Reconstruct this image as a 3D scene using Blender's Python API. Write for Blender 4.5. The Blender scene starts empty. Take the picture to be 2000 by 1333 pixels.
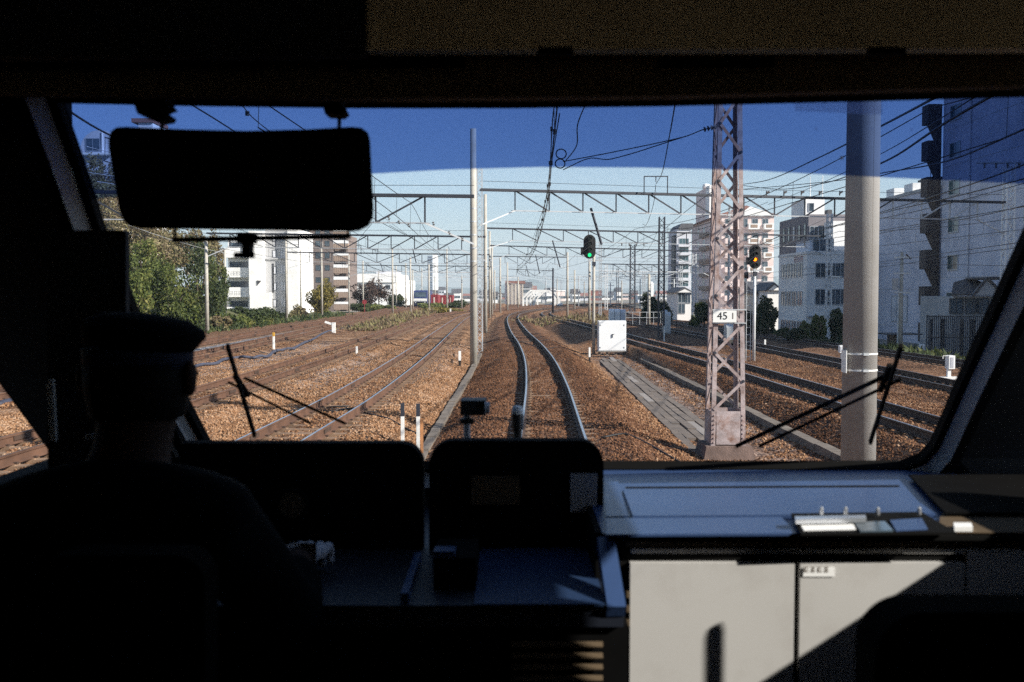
import bpy, math, random
import numpy as np
from mathutils import Vector, Matrix
R = math.radians
random.seed(7); np.random.seed(7)
SC = bpy.context.scene
COL = SC.collection

# ------------------------------------------------------------------ camera
PITCH = math.atan(91.5/1944.4)
CAMZ = 2.5                       # metres above the rail heads
F = 1944.4
cd = bpy.data.cameras.new('camera'); cam = bpy.data.objects.new('camera', cd); COL.objects.link(cam)
cd.lens = 35.0; cd.sensor_width = 36.0; cd.sensor_fit = 'HORIZONTAL'
cd.clip_start = 0.02; cd.clip_end = 20000
cd.dof.use_dof = True; cd.dof.focus_distance = 45; cd.dof.aperture_fstop = 5.6
cam.location = (0, 0, CAMZ); cam.rotation_euler = (R(90) - PITCH, 0, 0)
SC.camera = cam

# ------------------------------------------------------------------ light
SUN_A, SUN_E = 63.0, 30.7        # degrees right of straight behind the camera, elevation
W = bpy.data.worlds.new('World'); SC.world = W; W.use_nodes = True
wn = W.node_tree.nodes; wl = W.node_tree.links
sky = wn.new('ShaderNodeTexSky'); sky.sky_type = 'NISHITA'; sky.sun_disc = False
sky.sun_elevation = R(SUN_E); sky.sun_rotation = R(180 - SUN_A)
sky.air_density = 1.0; sky.dust_density = 0.35; sky.ozone_density = 3.6; sky.altitude = 50
wl.new(sky.outputs[0], wn['Background'].inputs[0]); wn['Background'].inputs[1].default_value = 0.072
sl = bpy.data.lights.new('sun', 'SUN'); sun = bpy.data.objects.new('sun', sl); COL.objects.link(sun)
sl.energy = 5.0; sl.angle = R(0.53); sl.color = (1.0, 0.93, 0.82)
sdir = Vector((math.sin(R(SUN_A))*math.cos(R(SUN_E)), -math.cos(R(SUN_A))*math.cos(R(SUN_E)), math.sin(R(SUN_E))))
sun.rotation_euler = sdir.to_track_quat('Z', 'Y').to_euler()
sun.location = (40, -20, 60)
VS = SC.view_settings
SC.display_settings.display_device = 'sRGB'
VS.view_transform = 'Standard'; VS.look = 'None'; VS.gamma = 1.0; VS.exposure = 0.92
VS.use_curve_mapping = False
SC.render.engine = 'CYCLES'
SC.cycles.use_denoising = False
SC.cycles.max_bounces = 7; SC.cycles.transparent_max_bounces = 24
SC.cycles.diffuse_bounces = 4; SC.cycles.glossy_bounces = 3; SC.cycles.transmission_bounces = 4
SC.cycles.volume_bounces = 0
SC.cycles.sample_clamp_indirect = 6.0
SC.cycles.caustics_reflective = False; SC.cycles.caustics_refractive = False

# ------------------------------------------------------------------ pixel rays -> world points
cT, sT = math.cos(PITCH), math.sin(PITCH)
def ray(px, py):
    u = (px-1000)/F; v = (666.5-py)/F
    return Vector((u, cT+v*sT, -sT+v*cT))
def at(px, py, Y):
    d = ray(px, py); return Vector((0, 0, CAMZ)) + d*(Y/d.y)
def gr(px, py, z=-0.5):
    d = ray(px, py); return Vector((0, 0, CAMZ)) + d*((z-CAMZ)/d.z)
def ydist(py, z=-0.5):
    return gr(1000, py, z).y

# ------------------------------------------------------------------ mesh builder
class MB:
    def __init__(s): s.v = []; s.f = []; s.m = []
    def add(s, vs, fs, mi=0):
        b = len(s.v); s.v.extend([tuple(x) for x in vs])
        for q in fs: s.f.append(tuple(b+i for i in q)); s.m.append(mi)
        return s
    def box(s, x0, x1, y0, y1, z0, z1, mi=0):
        return s.add([(x0,y0,z0),(x1,y0,z0),(x1,y1,z0),(x0,y1,z0),(x0,y0,z1),(x1,y0,z1),(x1,y1,z1),(x0,y1,z1)],
              [(3,2,1,0),(4,5,6,7),(0,1,5,4),(1,2,6,5),(2,3,7,6),(3,0,4,7)], mi)
    def frame_of(s, p, q, up=None):
        d = (q-p).normalized()
        up = up or (Vector((0,0,1)) if abs(d.z) < 0.95 else Vector((0,1,0)))
        a = d.cross(up).normalized(); b = a.cross(d).normalized()
        return d, a, b
    def bar(s, p, q, w, h=None, up=None, mi=0):
        p = Vector(p); q = Vector(q); h = h or w
        d, a, b = s.frame_of(p, q, up)
        vs = []
        for c in (p, q):
            for i, j in ((-1,-1),(1,-1),(1,1),(-1,1)): vs.append(c + a*(i*w/2) + b*(j*h/2))
        return s.add(vs, [(0,1,2,3),(7,6,5,4),(1,0,4,5),(2,1,5,6),(3,2,6,7),(0,3,7,4)], mi)
    def cyl(s, p, q, r1, r2=None, n=10, mi=0, caps=True):
        p = Vector(p); q = Vector(q); r2 = r1 if r2 is None else r2
        d, a, b = s.frame_of(p, q)
        vs = []
        for c, r in ((p, r1), (q, r2)):
            for k in range(n):
                t = 2*math.pi*k/n; vs.append(c + a*(r*math.cos(t)) + b*(r*math.sin(t)))
        fs = [((k+1)%n, k, n+k, n+(k+1)%n) for k in range(n)]
        if caps: fs += [tuple(range(n)), tuple(reversed(range(n, 2*n)))]
        return s.add(vs, fs, mi)
    def tube(s, pts, r, n=6, mi=0):
        pts = [Vector(p) for p in pts]; vs = []; L = len(pts)
        for i, c in enumerate(pts):
            d = (pts[min(i+1, L-1)] - pts[max(i-1, 0)]).normalized()
            up = Vector((0,0,1)) if abs(d.z) < 0.95 else Vector((0,1,0))
            a = d.cross(up).normalized(); b = a.cross(d).normalized()
            for k in range(n):
                t = 2*math.pi*k/n; vs.append(c + a*(r*math.cos(t)) + b*(r*math.sin(t)))
        fs = []
        for i in range(L-1):
            for k in range(n):
                fs.append((i*n+(k+1)%n, i*n+k, (i+1)*n+k, (i+1)*n+(k+1)%n))
        fs += [tuple(range(n)), tuple(reversed(range((L-1)*n, L*n)))]
        return s.add(vs, fs, mi)
    def prism(s, front, back, mi=0):
        """two matching rings of points, closed into a slab"""
        n = len(front)
        return s.add(list(front)+list(back), [tuple(range(n)), tuple(reversed(range(n, 2*n)))] +
                     [((k+1)%n, k, n+k, n+(k+1)%n) for k in range(n)], mi)
    def strip(s, A, B, mi=0, closed=False):
        n = len(A); fs = []
        for k in range(n if closed else n-1):
            k2 = (k+1) % n; fs.append((k, k2, n+k2, n+k))
        return s.add(list(A)+list(B), fs, mi)
    def lathe(s, prof, c=(0,0,0), n=20, sx=1.0, sy=1.0, mi=0):
        c = Vector(c); vs = []
        for r, z in prof:
            for k in range(n):
                t = 2*math.pi*k/n; vs.append(c + Vector((r*sx*math.cos(t), r*sy*math.sin(t), z)))
        fs = []
        for i in range(len(prof)-1):
            for k in range(n): fs.append((i*n+k, i*n+(k+1)%n, (i+1)*n+(k+1)%n, (i+1)*n+k))
        fs += [tuple(reversed(range(n))), tuple(range((len(prof)-1)*n, len(prof)*n))]
        return s.add(vs, fs, mi)
    def mesh(s, name, mats, smooth=False):
        me = bpy.data.meshes.new(name); me.from_pydata(s.v, [], s.f)
        if not isinstance(mats, (list, tuple)): mats = [mats]
        for m in mats: me.materials.append(m)
        if len(mats) > 1: me.polygons.foreach_set('material_index', s.m)
        if smooth: me.polygons.foreach_set('use_smooth', [True]*len(s.f))
        me.update(); return me
    def build(s, name, mats, parent=None, smooth=False, kind=None, label=None, loc=None):
        return put(s.mesh(name, mats, smooth), name, parent, kind, label, loc)

def put(me, name, parent=None, kind=None, label=None, loc=None, rotz=None):
    o = bpy.data.objects.new(name, me); COL.objects.link(o)
    if parent: o.parent = parent
    if kind: o['kind'] = kind
    if label: o['label'] = label
    if loc is not None: o.location = loc
    if rotz is not None: o.rotation_euler = (0, 0, rotz)
    return o
def tag(o, label, cat, group=None):
    o['label'] = label; o['category'] = cat
    if group: o['group'] = group
    return o
def thing(name, label, cat, loc=(0,0,0), rotz=0.0, group=None):
    o = bpy.data.objects.new(name, None); COL.objects.link(o); o.empty_display_size = 0.2
    o.location = loc; o.rotation_euler = (0, 0, rotz)
    return tag(o, label, cat, group)
def dup(root, loc, rotz=None, label=None):
    r = root.copy(); COL.objects.link(r); r.location = loc
    if rotz is not None: r.rotation_euler = (0, 0, rotz)
    if label: r['label'] = label
    for ch in list(root.children):
        c = ch.copy(); COL.objects.link(c); c.parent = r
        for g in list(ch.children):
            d = g.copy(); COL.objects.link(d); d.parent = c
    return r
ORD = ['first','second','third','fourth','fifth','sixth','seventh','eighth','ninth','tenth','eleventh','twelfth','thirteenth',
       'fourteenth','fifteenth','sixteenth','seventeenth','eighteenth','nineteenth','twentieth','twenty-first','twenty-second',
       'twenty-third','twenty-fourth','twenty-fifth','twenty-sixth','twenty-seventh','twenty-eighth','twenty-ninth','thirtieth']

# ------------------------------------------------------------------ materials
def mat(name, col, rough=0.7, metal=0.0, var=0.0, vscale=3.0, bump=0.0, bscale=40.0, spec=None, dirt=None, dscale=2.0, damt=0.5):
    """principled surface; var = lightness variation from world-space noise, dirt = second colour blotched over it"""
    m = bpy.data.materials.new(name); m.use_nodes = True
    nt = m.node_tree; N = nt.nodes; L = nt.links; b = N['Principled BSDF']
    b.inputs['Roughness'].default_value = rough; b.inputs['Metallic'].default_value = metal
    if spec is not None: b.inputs['Specular IOR Level'].default_value = spec
    c = (*col, 1.0); b.inputs['Base Color'].default_value = c
    if var or bump or dirt:
        g = N.new('ShaderNodeNewGeometry')
    src = None
    if dirt:
        n2 = N.new('ShaderNodeTexNoise'); n2.inputs['Scale'].default_value = dscale; n2.inputs['Detail'].default_value = 7
        n2.inputs['Roughness'].default_value = 0.68
        L.new(g.outputs['Position'], n2.inputs['Vector'])
        rp = N.new('ShaderNodeMapRange'); rp.inputs[1].default_value = 0.62-damt*0.35; rp.inputs[2].default_value = 0.72
        L.new(n2.outputs['Fac'], rp.inputs[0])
        mx = N.new('ShaderNodeMix'); mx.data_type = 'RGBA'
        mx.inputs['A'].default_value = c; mx.inputs['B'].default_value = (*dirt, 1)
        L.new(rp.outputs[0], mx.inputs['Factor']); src = mx.outputs['Result']
    if var:
        n = N.new('ShaderNodeTexNoise'); n.inputs['Scale'].default_value = vscale; n.inputs['Detail'].default_value = 6
        L.new(g.outputs['Position'], n.inputs['Vector'])
        mr = N.new('ShaderNodeMapRange'); mr.inputs[1].default_value = 0.3; mr.inputs[2].default_value = 0.7
        mr.inputs[3].default_value = 1-var; mr.inputs[4].default_value = 1+var
        L.new(n.outputs['Fac'], mr.inputs[0])
        h = N.new('ShaderNodeHueSaturation'); h.inputs['Color'].default_value = c
        if src: L.new(src, h.inputs['Color'])
        L.new(mr.outputs[0], h.inputs['Value']); src = h.outputs[0]
    if src: L.new(src, b.inputs['Base Color'])
    if bump:
        n3 = N.new('ShaderNodeTexNoise'); n3.inputs['Scale'].default_value = bscale; n3.inputs['Detail'].default_value = 5
        L.new(g.outputs['Position'], n3.inputs['Vector'])
        bp = N.new('ShaderNodeBump'); bp.inputs['Strength'].default_value = bump; bp.inputs['Distance'].default_value = 0.02
        L.new(n3.outputs['Fac'], bp.inputs['Height']); L.new(bp.outputs[0], b.inputs['Normal'])
    return m
def ramp(N, stops, interp='LINEAR'):
    r = N.new('ShaderNodeValToRGB'); r.color_ramp.interpolation = interp
    e = r.color_ramp.elements
    while len(e) < len(stops): e.new(0.5)
    for i, (p, c) in enumerate(stops): e[i].position = p; e[i].color = (*c, 1)
    return r
def emit(name, col, strength):
    m = bpy.data.materials.new(name); m.use_nodes = True
    b = m.node_tree.nodes['Principled BSDF']; b.inputs['Base Color'].default_value = (*col, 1)
    b.inputs['Emission Color'].default_value = (*col, 1); b.inputs['Emission Strength'].default_value = strength
    return m
def clear(name, col, gloss=0.04, grough=0.02):
    m = bpy.data.materials.new(name); m.use_nodes = True
    nt = m.node_tree; N = nt.nodes; L = nt.links; N.remove(N['Principled BSDF'])
    t = N.new('ShaderNodeBsdfTransparent'); t.inputs[0].default_value = (*col, 1)
    gl = N.new('ShaderNodeBsdfGlossy'); gl.inputs['Roughness'].default_value = grough
    mx = N.new('ShaderNodeMixShader'); mx.inputs[0].default_value = gloss
    L.new(t.outputs[0], mx.inputs[1]); L.new(gl.outputs[0], mx.inputs[2]); L.new(mx.outputs[0], N['Material Output'].inputs[0])
    return m
def leafmat(name, stops):
    m = bpy.data.materials.new(name); m.use_nodes = True
    nt = m.node_tree; N = nt.nodes; L = nt.links; b = N['Principled BSDF']; b.inputs['Roughness'].default_value = 0.65
    b.inputs['Specular IOR Level'].default_value = 0.25
    g = N.new('ShaderNodeNewGeometry'); r = ramp(N, stops)
    n = N.new('ShaderNodeTexNoise'); n.inputs['Scale'].default_value = 0.55; n.inputs['Detail'].default_value = 4
    L.new(g.outputs['Position'], n.inputs['Vector'])
    ma = N.new('ShaderNodeMath'); ma.operation = 'MULTIPLY_ADD'; ma.inputs[1].default_value = 1.5; ma.inputs[2].default_value = -0.5
    L.new(n.outputs['Fac'], ma.inputs[0])
    ad = N.new('ShaderNodeMath'); ad.operation = 'MULTIPLY_ADD'; ad.inputs[1].default_value = 0.5
    L.new(g.outputs['Random Per Island'], ad.inputs[0]); L.new(ma.outputs[0], ad.inputs[2])
    L.new(ad.outputs[0], r.inputs[0]); L.new(r.outputs[0], b.inputs['Base Color'])
    tr = N.new('ShaderNodeBsdfTranslucent'); L.new(r.outputs[0], tr.inputs[0])
    mx = N.new('ShaderNodeMixShader'); mx.inputs[0].default_value = 0.25
    L.new(b.outputs[0], mx.inputs[1]); L.new(tr.outputs[0], mx.inputs[2]); L.new(mx.outputs[0], N['Material Output'].inputs[0])
    return m

TAN = [(0.0,(0.0117,0.0059,0.0040)),(0.15,(0.0756,0.0382,0.0203)),(0.38,(0.1921,0.0978,0.0486)),(0.62,(0.2678,0.1418,0.0730)),(0.85,(0.3318,0.1956,0.1105)),(1.0,(0.3958,0.2641,0.1768))]
RUST = [(0.0,(0.0173,0.0086,0.0060)),(0.25,(0.0668,0.0317,0.0180)),(0.6,(0.1218,0.0567,0.0299)),(0.85,(0.1769,0.0848,0.0433)),(1.0,(0.2437,0.1293,0.0732))]
GREY = [(0.0,(0.04,0.04,0.043)),(0.5,(0.20,0.205,0.225)),(1.0,(0.36,0.37,0.40))]
def ballast_mat():
    m = bpy.data.materials.new('ballast'); m.use_nodes = True
    nt = m.node_tree; N = nt.nodes; L = nt.links; b = N['Principled BSDF']; b.inputs['Roughness'].default_value = 0.9
    b.inputs['Specular IOR Level'].default_value = 0.2
    g = N.new('ShaderNodeNewGeometry')
    v = N.new('ShaderNodeTexVoronoi'); v.inputs['Scale'].default_value = 13.0; v.inputs['Randomness'].default_value = 1.0
    L.new(g.outputs['Position'], v.inputs['Vector'])
    sep = N.new('ShaderNodeSeparateColor'); L.new(v.outputs['Color'], sep.inputs[0])
    big = N.new('ShaderNodeTexNoise'); big.inputs['Scale'].default_value = 0.45; big.inputs['Detail'].default_value = 6
    L.new(g.outputs['Position'], big.inputs['Vector'])
    ad = N.new('ShaderNodeMath'); ad.operation = 'MULTIPLY_ADD'; ad.inputs[1].default_value = 1.3; ad.inputs[2].default_value = -0.62
    L.new(big.outputs['Fac'], ad.inputs[0])
    a2 = N.new('ShaderNodeMath'); a2.operation = 'ADD'; L.new(sep.outputs[0], a2.inputs[0]); L.new(ad.outputs[0], a2.inputs[1])
    r1 = ramp(N, TAN); r2 = ramp(N, RUST); r3 = ramp(N, GREY)
    for r in (r1, r2, r3): L.new(a2.outputs[0], r.inputs[0])
    at1 = N.new('ShaderNodeAttribute'); at1.attribute_name = 'rust'
    at2 = N.new('ShaderNodeAttribute'); at2.attribute_name = 'grey'
    mx = N.new('ShaderNodeMix'); mx.data_type = 'RGBA'; L.new(at1.outputs['Fac'], mx.inputs['Factor'])
    L.new(r1.outputs[0], mx.inputs['A']); L.new(r2.outputs[0], mx.inputs['B'])
    # grey patches broken up by noise
    n4 = N.new('ShaderNodeTexNoise'); n4.inputs['Scale'].default_value = 1.6; n4.inputs['Detail'].default_value = 5
    L.new(g.outputs['Position'], n4.inputs['Vector'])
    m4 = N.new('ShaderNodeMath'); m4.operation = 'MULTIPLY_ADD'; m4.inputs[1].default_value = 2.2; m4.inputs[2].default_value = -1.5
    L.new(n4.outputs['Fac'], m4.inputs[0])
    m5 = N.new('ShaderNodeMath'); m5.operation = 'ADD'; m5.use_clamp = True
    L.new(m4.outputs[0], m5.inputs[0]); 
    m6 = N.new('ShaderNodeMath'); m6.operation = 'MULTIPLY'; m6.inputs[1].default_value = 1.5; L.new(at2.outputs['Fac'], m6.inputs[0])
    L.new(m6.outputs[0], m5.inputs[1])
    m7 = N.new('ShaderNodeMath'); m7.operation = 'MULTIPLY'; L.new(m5.outputs[0], m7.inputs[0]); L.new(at2.outputs['Fac'], m7.inputs[1])
    mx2 = N.new('ShaderNodeMix'); mx2.data_type = 'RGBA'; L.new(m7.outputs[0], mx2.inputs['Factor'])
    L.new(mx.outputs['Result'], mx2.inputs['A']); L.new(r3.outputs[0], mx2.inputs['B'])
    L.new(mx2.outputs['Result'], b.inputs['Base Color'])
    inv = N.new('ShaderNodeMath'); inv.operation = 'SUBTRACT'; inv.inputs[0].default_value = 1.0; L.new(v.outputs['Distance'], inv.inputs[1])
    bp = N.new('ShaderNodeBump'); bp.inputs['Strength'].default_value = 0.9; bp.inputs['Distance'].default_value = 0.05
    L.new(inv.outputs[0], bp.inputs['Height']); L.new(bp.outputs[0], b.inputs['Normal'])
    return m
def stone_mat(name, pal):
    m = bpy.data.materials.new(name); m.use_nodes = True
    nt = m.node_tree; N = nt.nodes; L = nt.links; b = N['Principled BSDF']; b.inputs['Roughness'].default_value = 0.9
    b.inputs['Specular IOR Level'].default_value = 0.2
    oi = N.new('ShaderNodeObjectInfo'); r = ramp(N, pal)
    ma = N.new('ShaderNodeMath'); ma.operation = 'MULTIPLY_ADD'; ma.inputs[1].default_value = 0.72; ma.inputs[2].default_value = 0.22
    nz = N.new('ShaderNodeTexNoise'); nz.inputs['Scale'].default_value = 0.5; nz.inputs['Detail'].default_value = 5; L.new(oi.outputs['Location'], nz.inputs['Vector'])
    m2 = N.new('ShaderNodeMath'); m2.operation = 'MULTIPLY_ADD'; m2.inputs[1].default_value = 1.1; m2.inputs[2].default_value = -0.53; L.new(nz.outputs['Fac'], m2.inputs[0])
    m3 = N.new('ShaderNodeMath'); m3.operation = 'ADD'; L.new(ma.outputs[0], m3.inputs[0]); L.new(m2.outputs[0], m3.inputs[1])
    L.new(oi.outputs['Random'], ma.inputs[0]); L.new(m3.outputs[0], r.inputs[0]); L.new(r.outputs[0], b.inputs['Base Color'])
    return m

M = {}
M['ballast'] = ballast_mat()
M['stone_tan'] = stone_mat('tan_stone', TAN); M['stone_rust'] = stone_mat('rust_stone', RUST)
M['rail'] = mat('rail_rust', (0.105,0.052,0.031), 0.8, 0.0, 0.35, 2.5, 0.2, 30)
M['rail_dark'] = mat('rail_dark_rust', (0.055,0.032,0.022), 0.75, 0.0, 0.3, 2.5)
M['railtop'] = mat('rail_polished', (0.62,0.64,0.68), 0.28, 0.9)
M['railtop_rust'] = mat('rail_top_rust', (0.20,0.12,0.075), 0.55, 0.3, 0.2, 1.5)
M['sleeper'] = mat('sleeper_concrete', (0.22,0.14,0.09), 0.9, 0, 0.3, 4, 0.3, 60)
M['concrete'] = mat('pole_concrete', (0.41,0.39,0.35), 0.85, 0, 0.10, 2.0, 0.25, 90, dirt=(0.33,0.29,0.24), dscale=1.1, damt=0.35)
M['concrete_near'] = mat('near_pole_concrete', (0.28,0.272,0.268), 0.85, 0, 0.10, 2.0, 0.3, 120, dirt=(0.25,0.235,0.22), dscale=1.6, damt=0.4)
M['chord'] = mat('pale_chord', (0.42,0.44,0.47), 0.6, 0.1, 0.1, 2)
M['wall_block'] = mat('wall_block_blue_grey', (0.60,0.61,0.70), 0.85, 0, 0.06, 0.5, dirt=(0.43,0.44,0.52), dscale=0.4, damt=0.4)
M['conc_grey'] = mat('trough_concrete', (0.165,0.138,0.115), 0.9, 0, 0.22, 2.2, 0.3, 60, dirt=(0.11,0.088,0.07), dscale=3, damt=0.4)
M['slab'] = mat('walkway_concrete', (0.13,0.108,0.094), 0.9, 0, 0.25, 1.7, 0.3, 50, dirt=(0.18,0.14,0.11), dscale=4, damt=0.5)
M['slab_pale'] = mat('walkway_concrete_new', (0.24,0.215,0.20), 0.9, 0, 0.15, 3, 0.2, 50)
M['galv'] = mat('galvanised_steel', (0.50,0.52,0.54), 0.55, 0.35, 0.15, 2)
M['steel_dark'] = mat('dark_steel', (0.032,0.036,0.05), 0.6, 0.1, 0.2, 2)
M['steel_white'] = mat('pale_painted_steel', (0.66,0.68,0.70), 0.55, 0.1, 0.12, 2)
M['tower'] = mat('tower_paint', (0.38,0.315,0.315), 0.7, 0.0, 0.25, 7, 0.25, 40, dirt=(0.20,0.105,0.075), dscale=5.5, damt=0.5)
M['tower_rust'] = mat('tower_rusty', (0.40,0.22,0.15), 0.8, 0, 0.25, 6, dirt=(0.52,0.43,0.41), dscale=4, damt=0.4)
M['footing'] = mat('footing_concrete', (0.14,0.095,0.08), 0.95, 0, 0.3, 5, 0.5, 40)
M['wire'] = mat('wire', (0.012,0.012,0.014), 0.5, 0.2)
M['insul'] = mat('insulator', (0.10,0.09,0.09), 0.25, 0)
M['white'] = mat('white_paint', (0.80,0.80,0.78), 0.5, 0, 0.06, 3, dirt=(0.62,0.60,0.55), dscale=2.5, damt=0.2)
M['box_white'] = mat('box_white', (0.82,0.83,0.84), 0.45, 0, 0.03, 2)
M['black'] = mat('black_paint', (0.012,0.012,0.013), 0.6)
M['yellow'] = mat('yellow_paint', (0.55,0.30,0.04), 0.6, 0, 0.15)
M['wood'] = mat('orange_wood', (0.42,0.19,0.08), 0.85, 0, 0.2, 8)
M['red'] = mat('red_paint', (0.24,0.03,0.035), 0.5, 0, 0.1)
M['hose'] = mat('blue_black_hose', (0.05,0.055,0.085), 0.7, 0, 0.25, 3)
M['glass_b'] = mat('window_glass', (0.06,0.085,0.11), 0.12, 0, 0.4, 0.8, spec=0.8)
M['glass_g'] = mat('window_glass_green', (0.05,0.10,0.12), 0.15, 0, 0.3, 1, spec=0.8)
M['frame'] = mat('window_frame', (0.45,0.47,0.5), 0.4, 0.3)
M['frame_d'] = mat('window_frame_dark', (0.08,0.08,0.09), 0.4, 0.3)
M['wall_white'] = mat('wall_white', (0.84,0.83,0.82), 0.85, 0, 0.05, 0.4, dirt=(0.70,0.69,0.67), dscale=0.35, damt=0.3)
M['wall_cool'] = mat('wall_pale_grey', (0.62,0.63,0.68), 0.85, 0, 0.06, 0.5, dirt=(0.42,0.42,0.45), dscale=0.4, damt=0.3)
M['wall_grey'] = mat('wall_grey', (0.44,0.44,0.45), 0.85, 0, 0.08, 0.5, dirt=(0.33,0.33,0.34), dscale=0.4, damt=0.3)
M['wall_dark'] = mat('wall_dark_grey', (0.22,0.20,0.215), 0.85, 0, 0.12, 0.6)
M['wall_pink'] = mat('wall_pink', (0.74,0.60,0.57), 0.85, 0, 0.05, 0.4, dirt=(0.64,0.49,0.46), dscale=0.5, damt=0.2)
M['wall_brown'] = mat('wall_brown_brick', (0.19,0.15,0.135), 0.9, 0, 0.15, 1.2)
M['tan_panel'] = mat('balcony_tan', (0.33,0.24,0.185), 0.85, 0, 0.12, 2)
M['wall_cream'] = mat('wall_cream', (0.62,0.56,0.48), 0.85, 0, 0.08, 0.5)
M['wall_brick2'] = mat('wall_rust_brick', (0.24,0.10,0.08), 0.9, 0, 0.15, 1)
M['wall_tower'] = mat('wall_slate', (0.20,0.25,0.33), 0.7, 0, 0.1, 0.5)
M['bracket_brown'] = mat('balcony_brown', (0.075,0.058,0.056), 0.8, 0, 0.15, 1)
M['roof_dark'] = mat('roof_dark', (0.09,0.09,0.10), 0.7, 0, 0.2, 1.5)
M['roof_tile'] = mat('roof_tile', (0.085,0.075,0.075), 0.6, 0, 0.25, 6)
M['roof_red'] = mat('roof_red_brown', (0.26,0.13,0.11), 0.8, 0, 0.15, 1)
M['blue_loco'] = mat('loco_blue', (0.035,0.05,0.14), 0.4)
M['leaf_green'] = leafmat('leaf_green', [(0.0,(0.016,0.024,0.008)),(0.3,(0.055,0.078,0.020)),(0.6,(0.12,0.145,0.035)),(1,(0.26,0.24,0.08))])
M['leaf_dark'] = leafmat('leaf_dark', [(0.0,(0.012,0.02,0.01)),(0.5,(0.045,0.068,0.025)),(1,(0.125,0.135,0.045))])
M['leaf_brown'] = leafmat('leaf_brown', [(0.0,(0.05,0.036,0.024)),(0.4,(0.19,0.14,0.085)),(0.65,(0.22,0.20,0.085)),(1,(0.42,0.33,0.23))])
M['leaf_yellow'] = leafmat('leaf_yellow', [(0.0,(0.045,0.04,0.01)),(0.5,(0.17,0.14,0.035)),(1,(0.32,0.25,0.06))])
M['leaf_red'] = leafmat('leaf_red', [(0.0,(0.022,0.014,0.014)),(0.5,(0.07,0.043,0.037)),(1,(0.13,0.085,0.06))])
M['weed'] = leafmat('leaf_weed', [(0.0,(0.08,0.05,0.035)),(0.5,(0.22,0.16,0.10)),(0.8,(0.22,0.22,0.08)),(1,(0.36,0.28,0.19))])
M['bark'] = mat('bark', (0.09,0.065,0.05), 0.9, 0, 0.3, 5)
M['soil'] = mat('soil', (0.10,0.095,0.04), 0.95, 0, 0.3, 0.6, dirt=(0.05,0.07,0.02), dscale=0.5, damt=0.6)
M['ground'] = mat('town_ground', (0.22,0.20,0.18), 0.95, 0, 0.3, 0.05, dirt=(0.12,0.13,0.07), dscale=0.03, damt=0.5)
M['hill'] = mat('forest_hill', (0.055,0.085,0.045), 0.95, 0, 0.4, 0.01)
# cab
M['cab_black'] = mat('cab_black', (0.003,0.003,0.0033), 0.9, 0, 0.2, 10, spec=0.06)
M['cab_dark'] = mat('cab_dark_brown', (0.10,0.072,0.045), 0.8, 0, 0.15, 6, spec=0.2)
M['cab_grey'] = mat('cab_grey', (0.37,0.39,0.43), 0.6, 0, 0.1, 8)
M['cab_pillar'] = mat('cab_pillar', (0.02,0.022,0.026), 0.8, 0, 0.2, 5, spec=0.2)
M['gasket'] = mat('rubber_gasket', (0.004,0.004,0.004), 0.9, spec=0.1)
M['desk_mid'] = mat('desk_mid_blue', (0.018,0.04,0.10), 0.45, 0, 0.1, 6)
M['desk_shaded'] = mat('desk_shaded_blue', (0.006,0.009,0.018), 0.5, 0, 0.1, 6)  # the shade of the instrument hoods is put into this desk colour
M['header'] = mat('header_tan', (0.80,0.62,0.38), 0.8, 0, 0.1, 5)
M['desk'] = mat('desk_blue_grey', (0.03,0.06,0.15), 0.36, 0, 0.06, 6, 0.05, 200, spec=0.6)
M['door'] = mat('cabinet_grey', (0.47,0.465,0.46), 0.5, 0, 0.04, 3, dirt=(0.42,0.41,0.40), dscale=7, damt=0.3)
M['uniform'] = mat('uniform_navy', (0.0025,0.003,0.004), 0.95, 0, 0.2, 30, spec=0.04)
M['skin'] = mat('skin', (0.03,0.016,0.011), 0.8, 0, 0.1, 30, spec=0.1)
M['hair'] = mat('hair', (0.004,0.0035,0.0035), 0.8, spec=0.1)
M['capband'] = mat('cap_band', (0.012,0.018,0.04), 0.8, spec=0.15)
M['glove'] = mat('white_glove', (0.40,0.40,0.44), 0.85, 0, 0.05, 40)
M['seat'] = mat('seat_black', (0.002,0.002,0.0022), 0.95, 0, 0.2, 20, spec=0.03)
M['paper'] = mat('paper', (0.78,0.79,0.80), 0.8)
M['silver'] = mat('silver', (0.7,0.72,0.76), 0.25, 0.8)
def film(name, col, a):
    m = bpy.data.materials.new(name); m.use_nodes = True
    nt = m.node_tree; N = nt.nodes; L = nt.links; b = N['Principled BSDF']; b.inputs['Base Color'].default_value = (*col, 1); b.inputs['Alpha'].default_value = a
    return m
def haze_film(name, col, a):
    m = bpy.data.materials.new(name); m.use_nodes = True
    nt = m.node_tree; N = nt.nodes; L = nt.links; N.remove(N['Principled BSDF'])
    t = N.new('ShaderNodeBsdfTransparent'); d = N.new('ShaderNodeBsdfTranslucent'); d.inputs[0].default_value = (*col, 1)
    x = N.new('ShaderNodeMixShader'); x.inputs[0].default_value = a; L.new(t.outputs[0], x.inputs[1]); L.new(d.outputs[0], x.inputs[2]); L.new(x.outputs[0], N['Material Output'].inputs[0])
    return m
M['reflection_speck'] = haze_film('pale_reflection_speck', (0.95, 0.85, 0.88), 0.45)  # pale film for the painted reflection patch and the small glass specks
M['speck'] = film('bird_speck', (0.8, 0.8, 0.8), 0.8)
M['glass'] = clear('windscreen_glass', (0.97,0.985,0.99), 0.012)
M['tint'] = clear('blue_sun_film', (0.158,0.25,0.53), 0.015)
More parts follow.
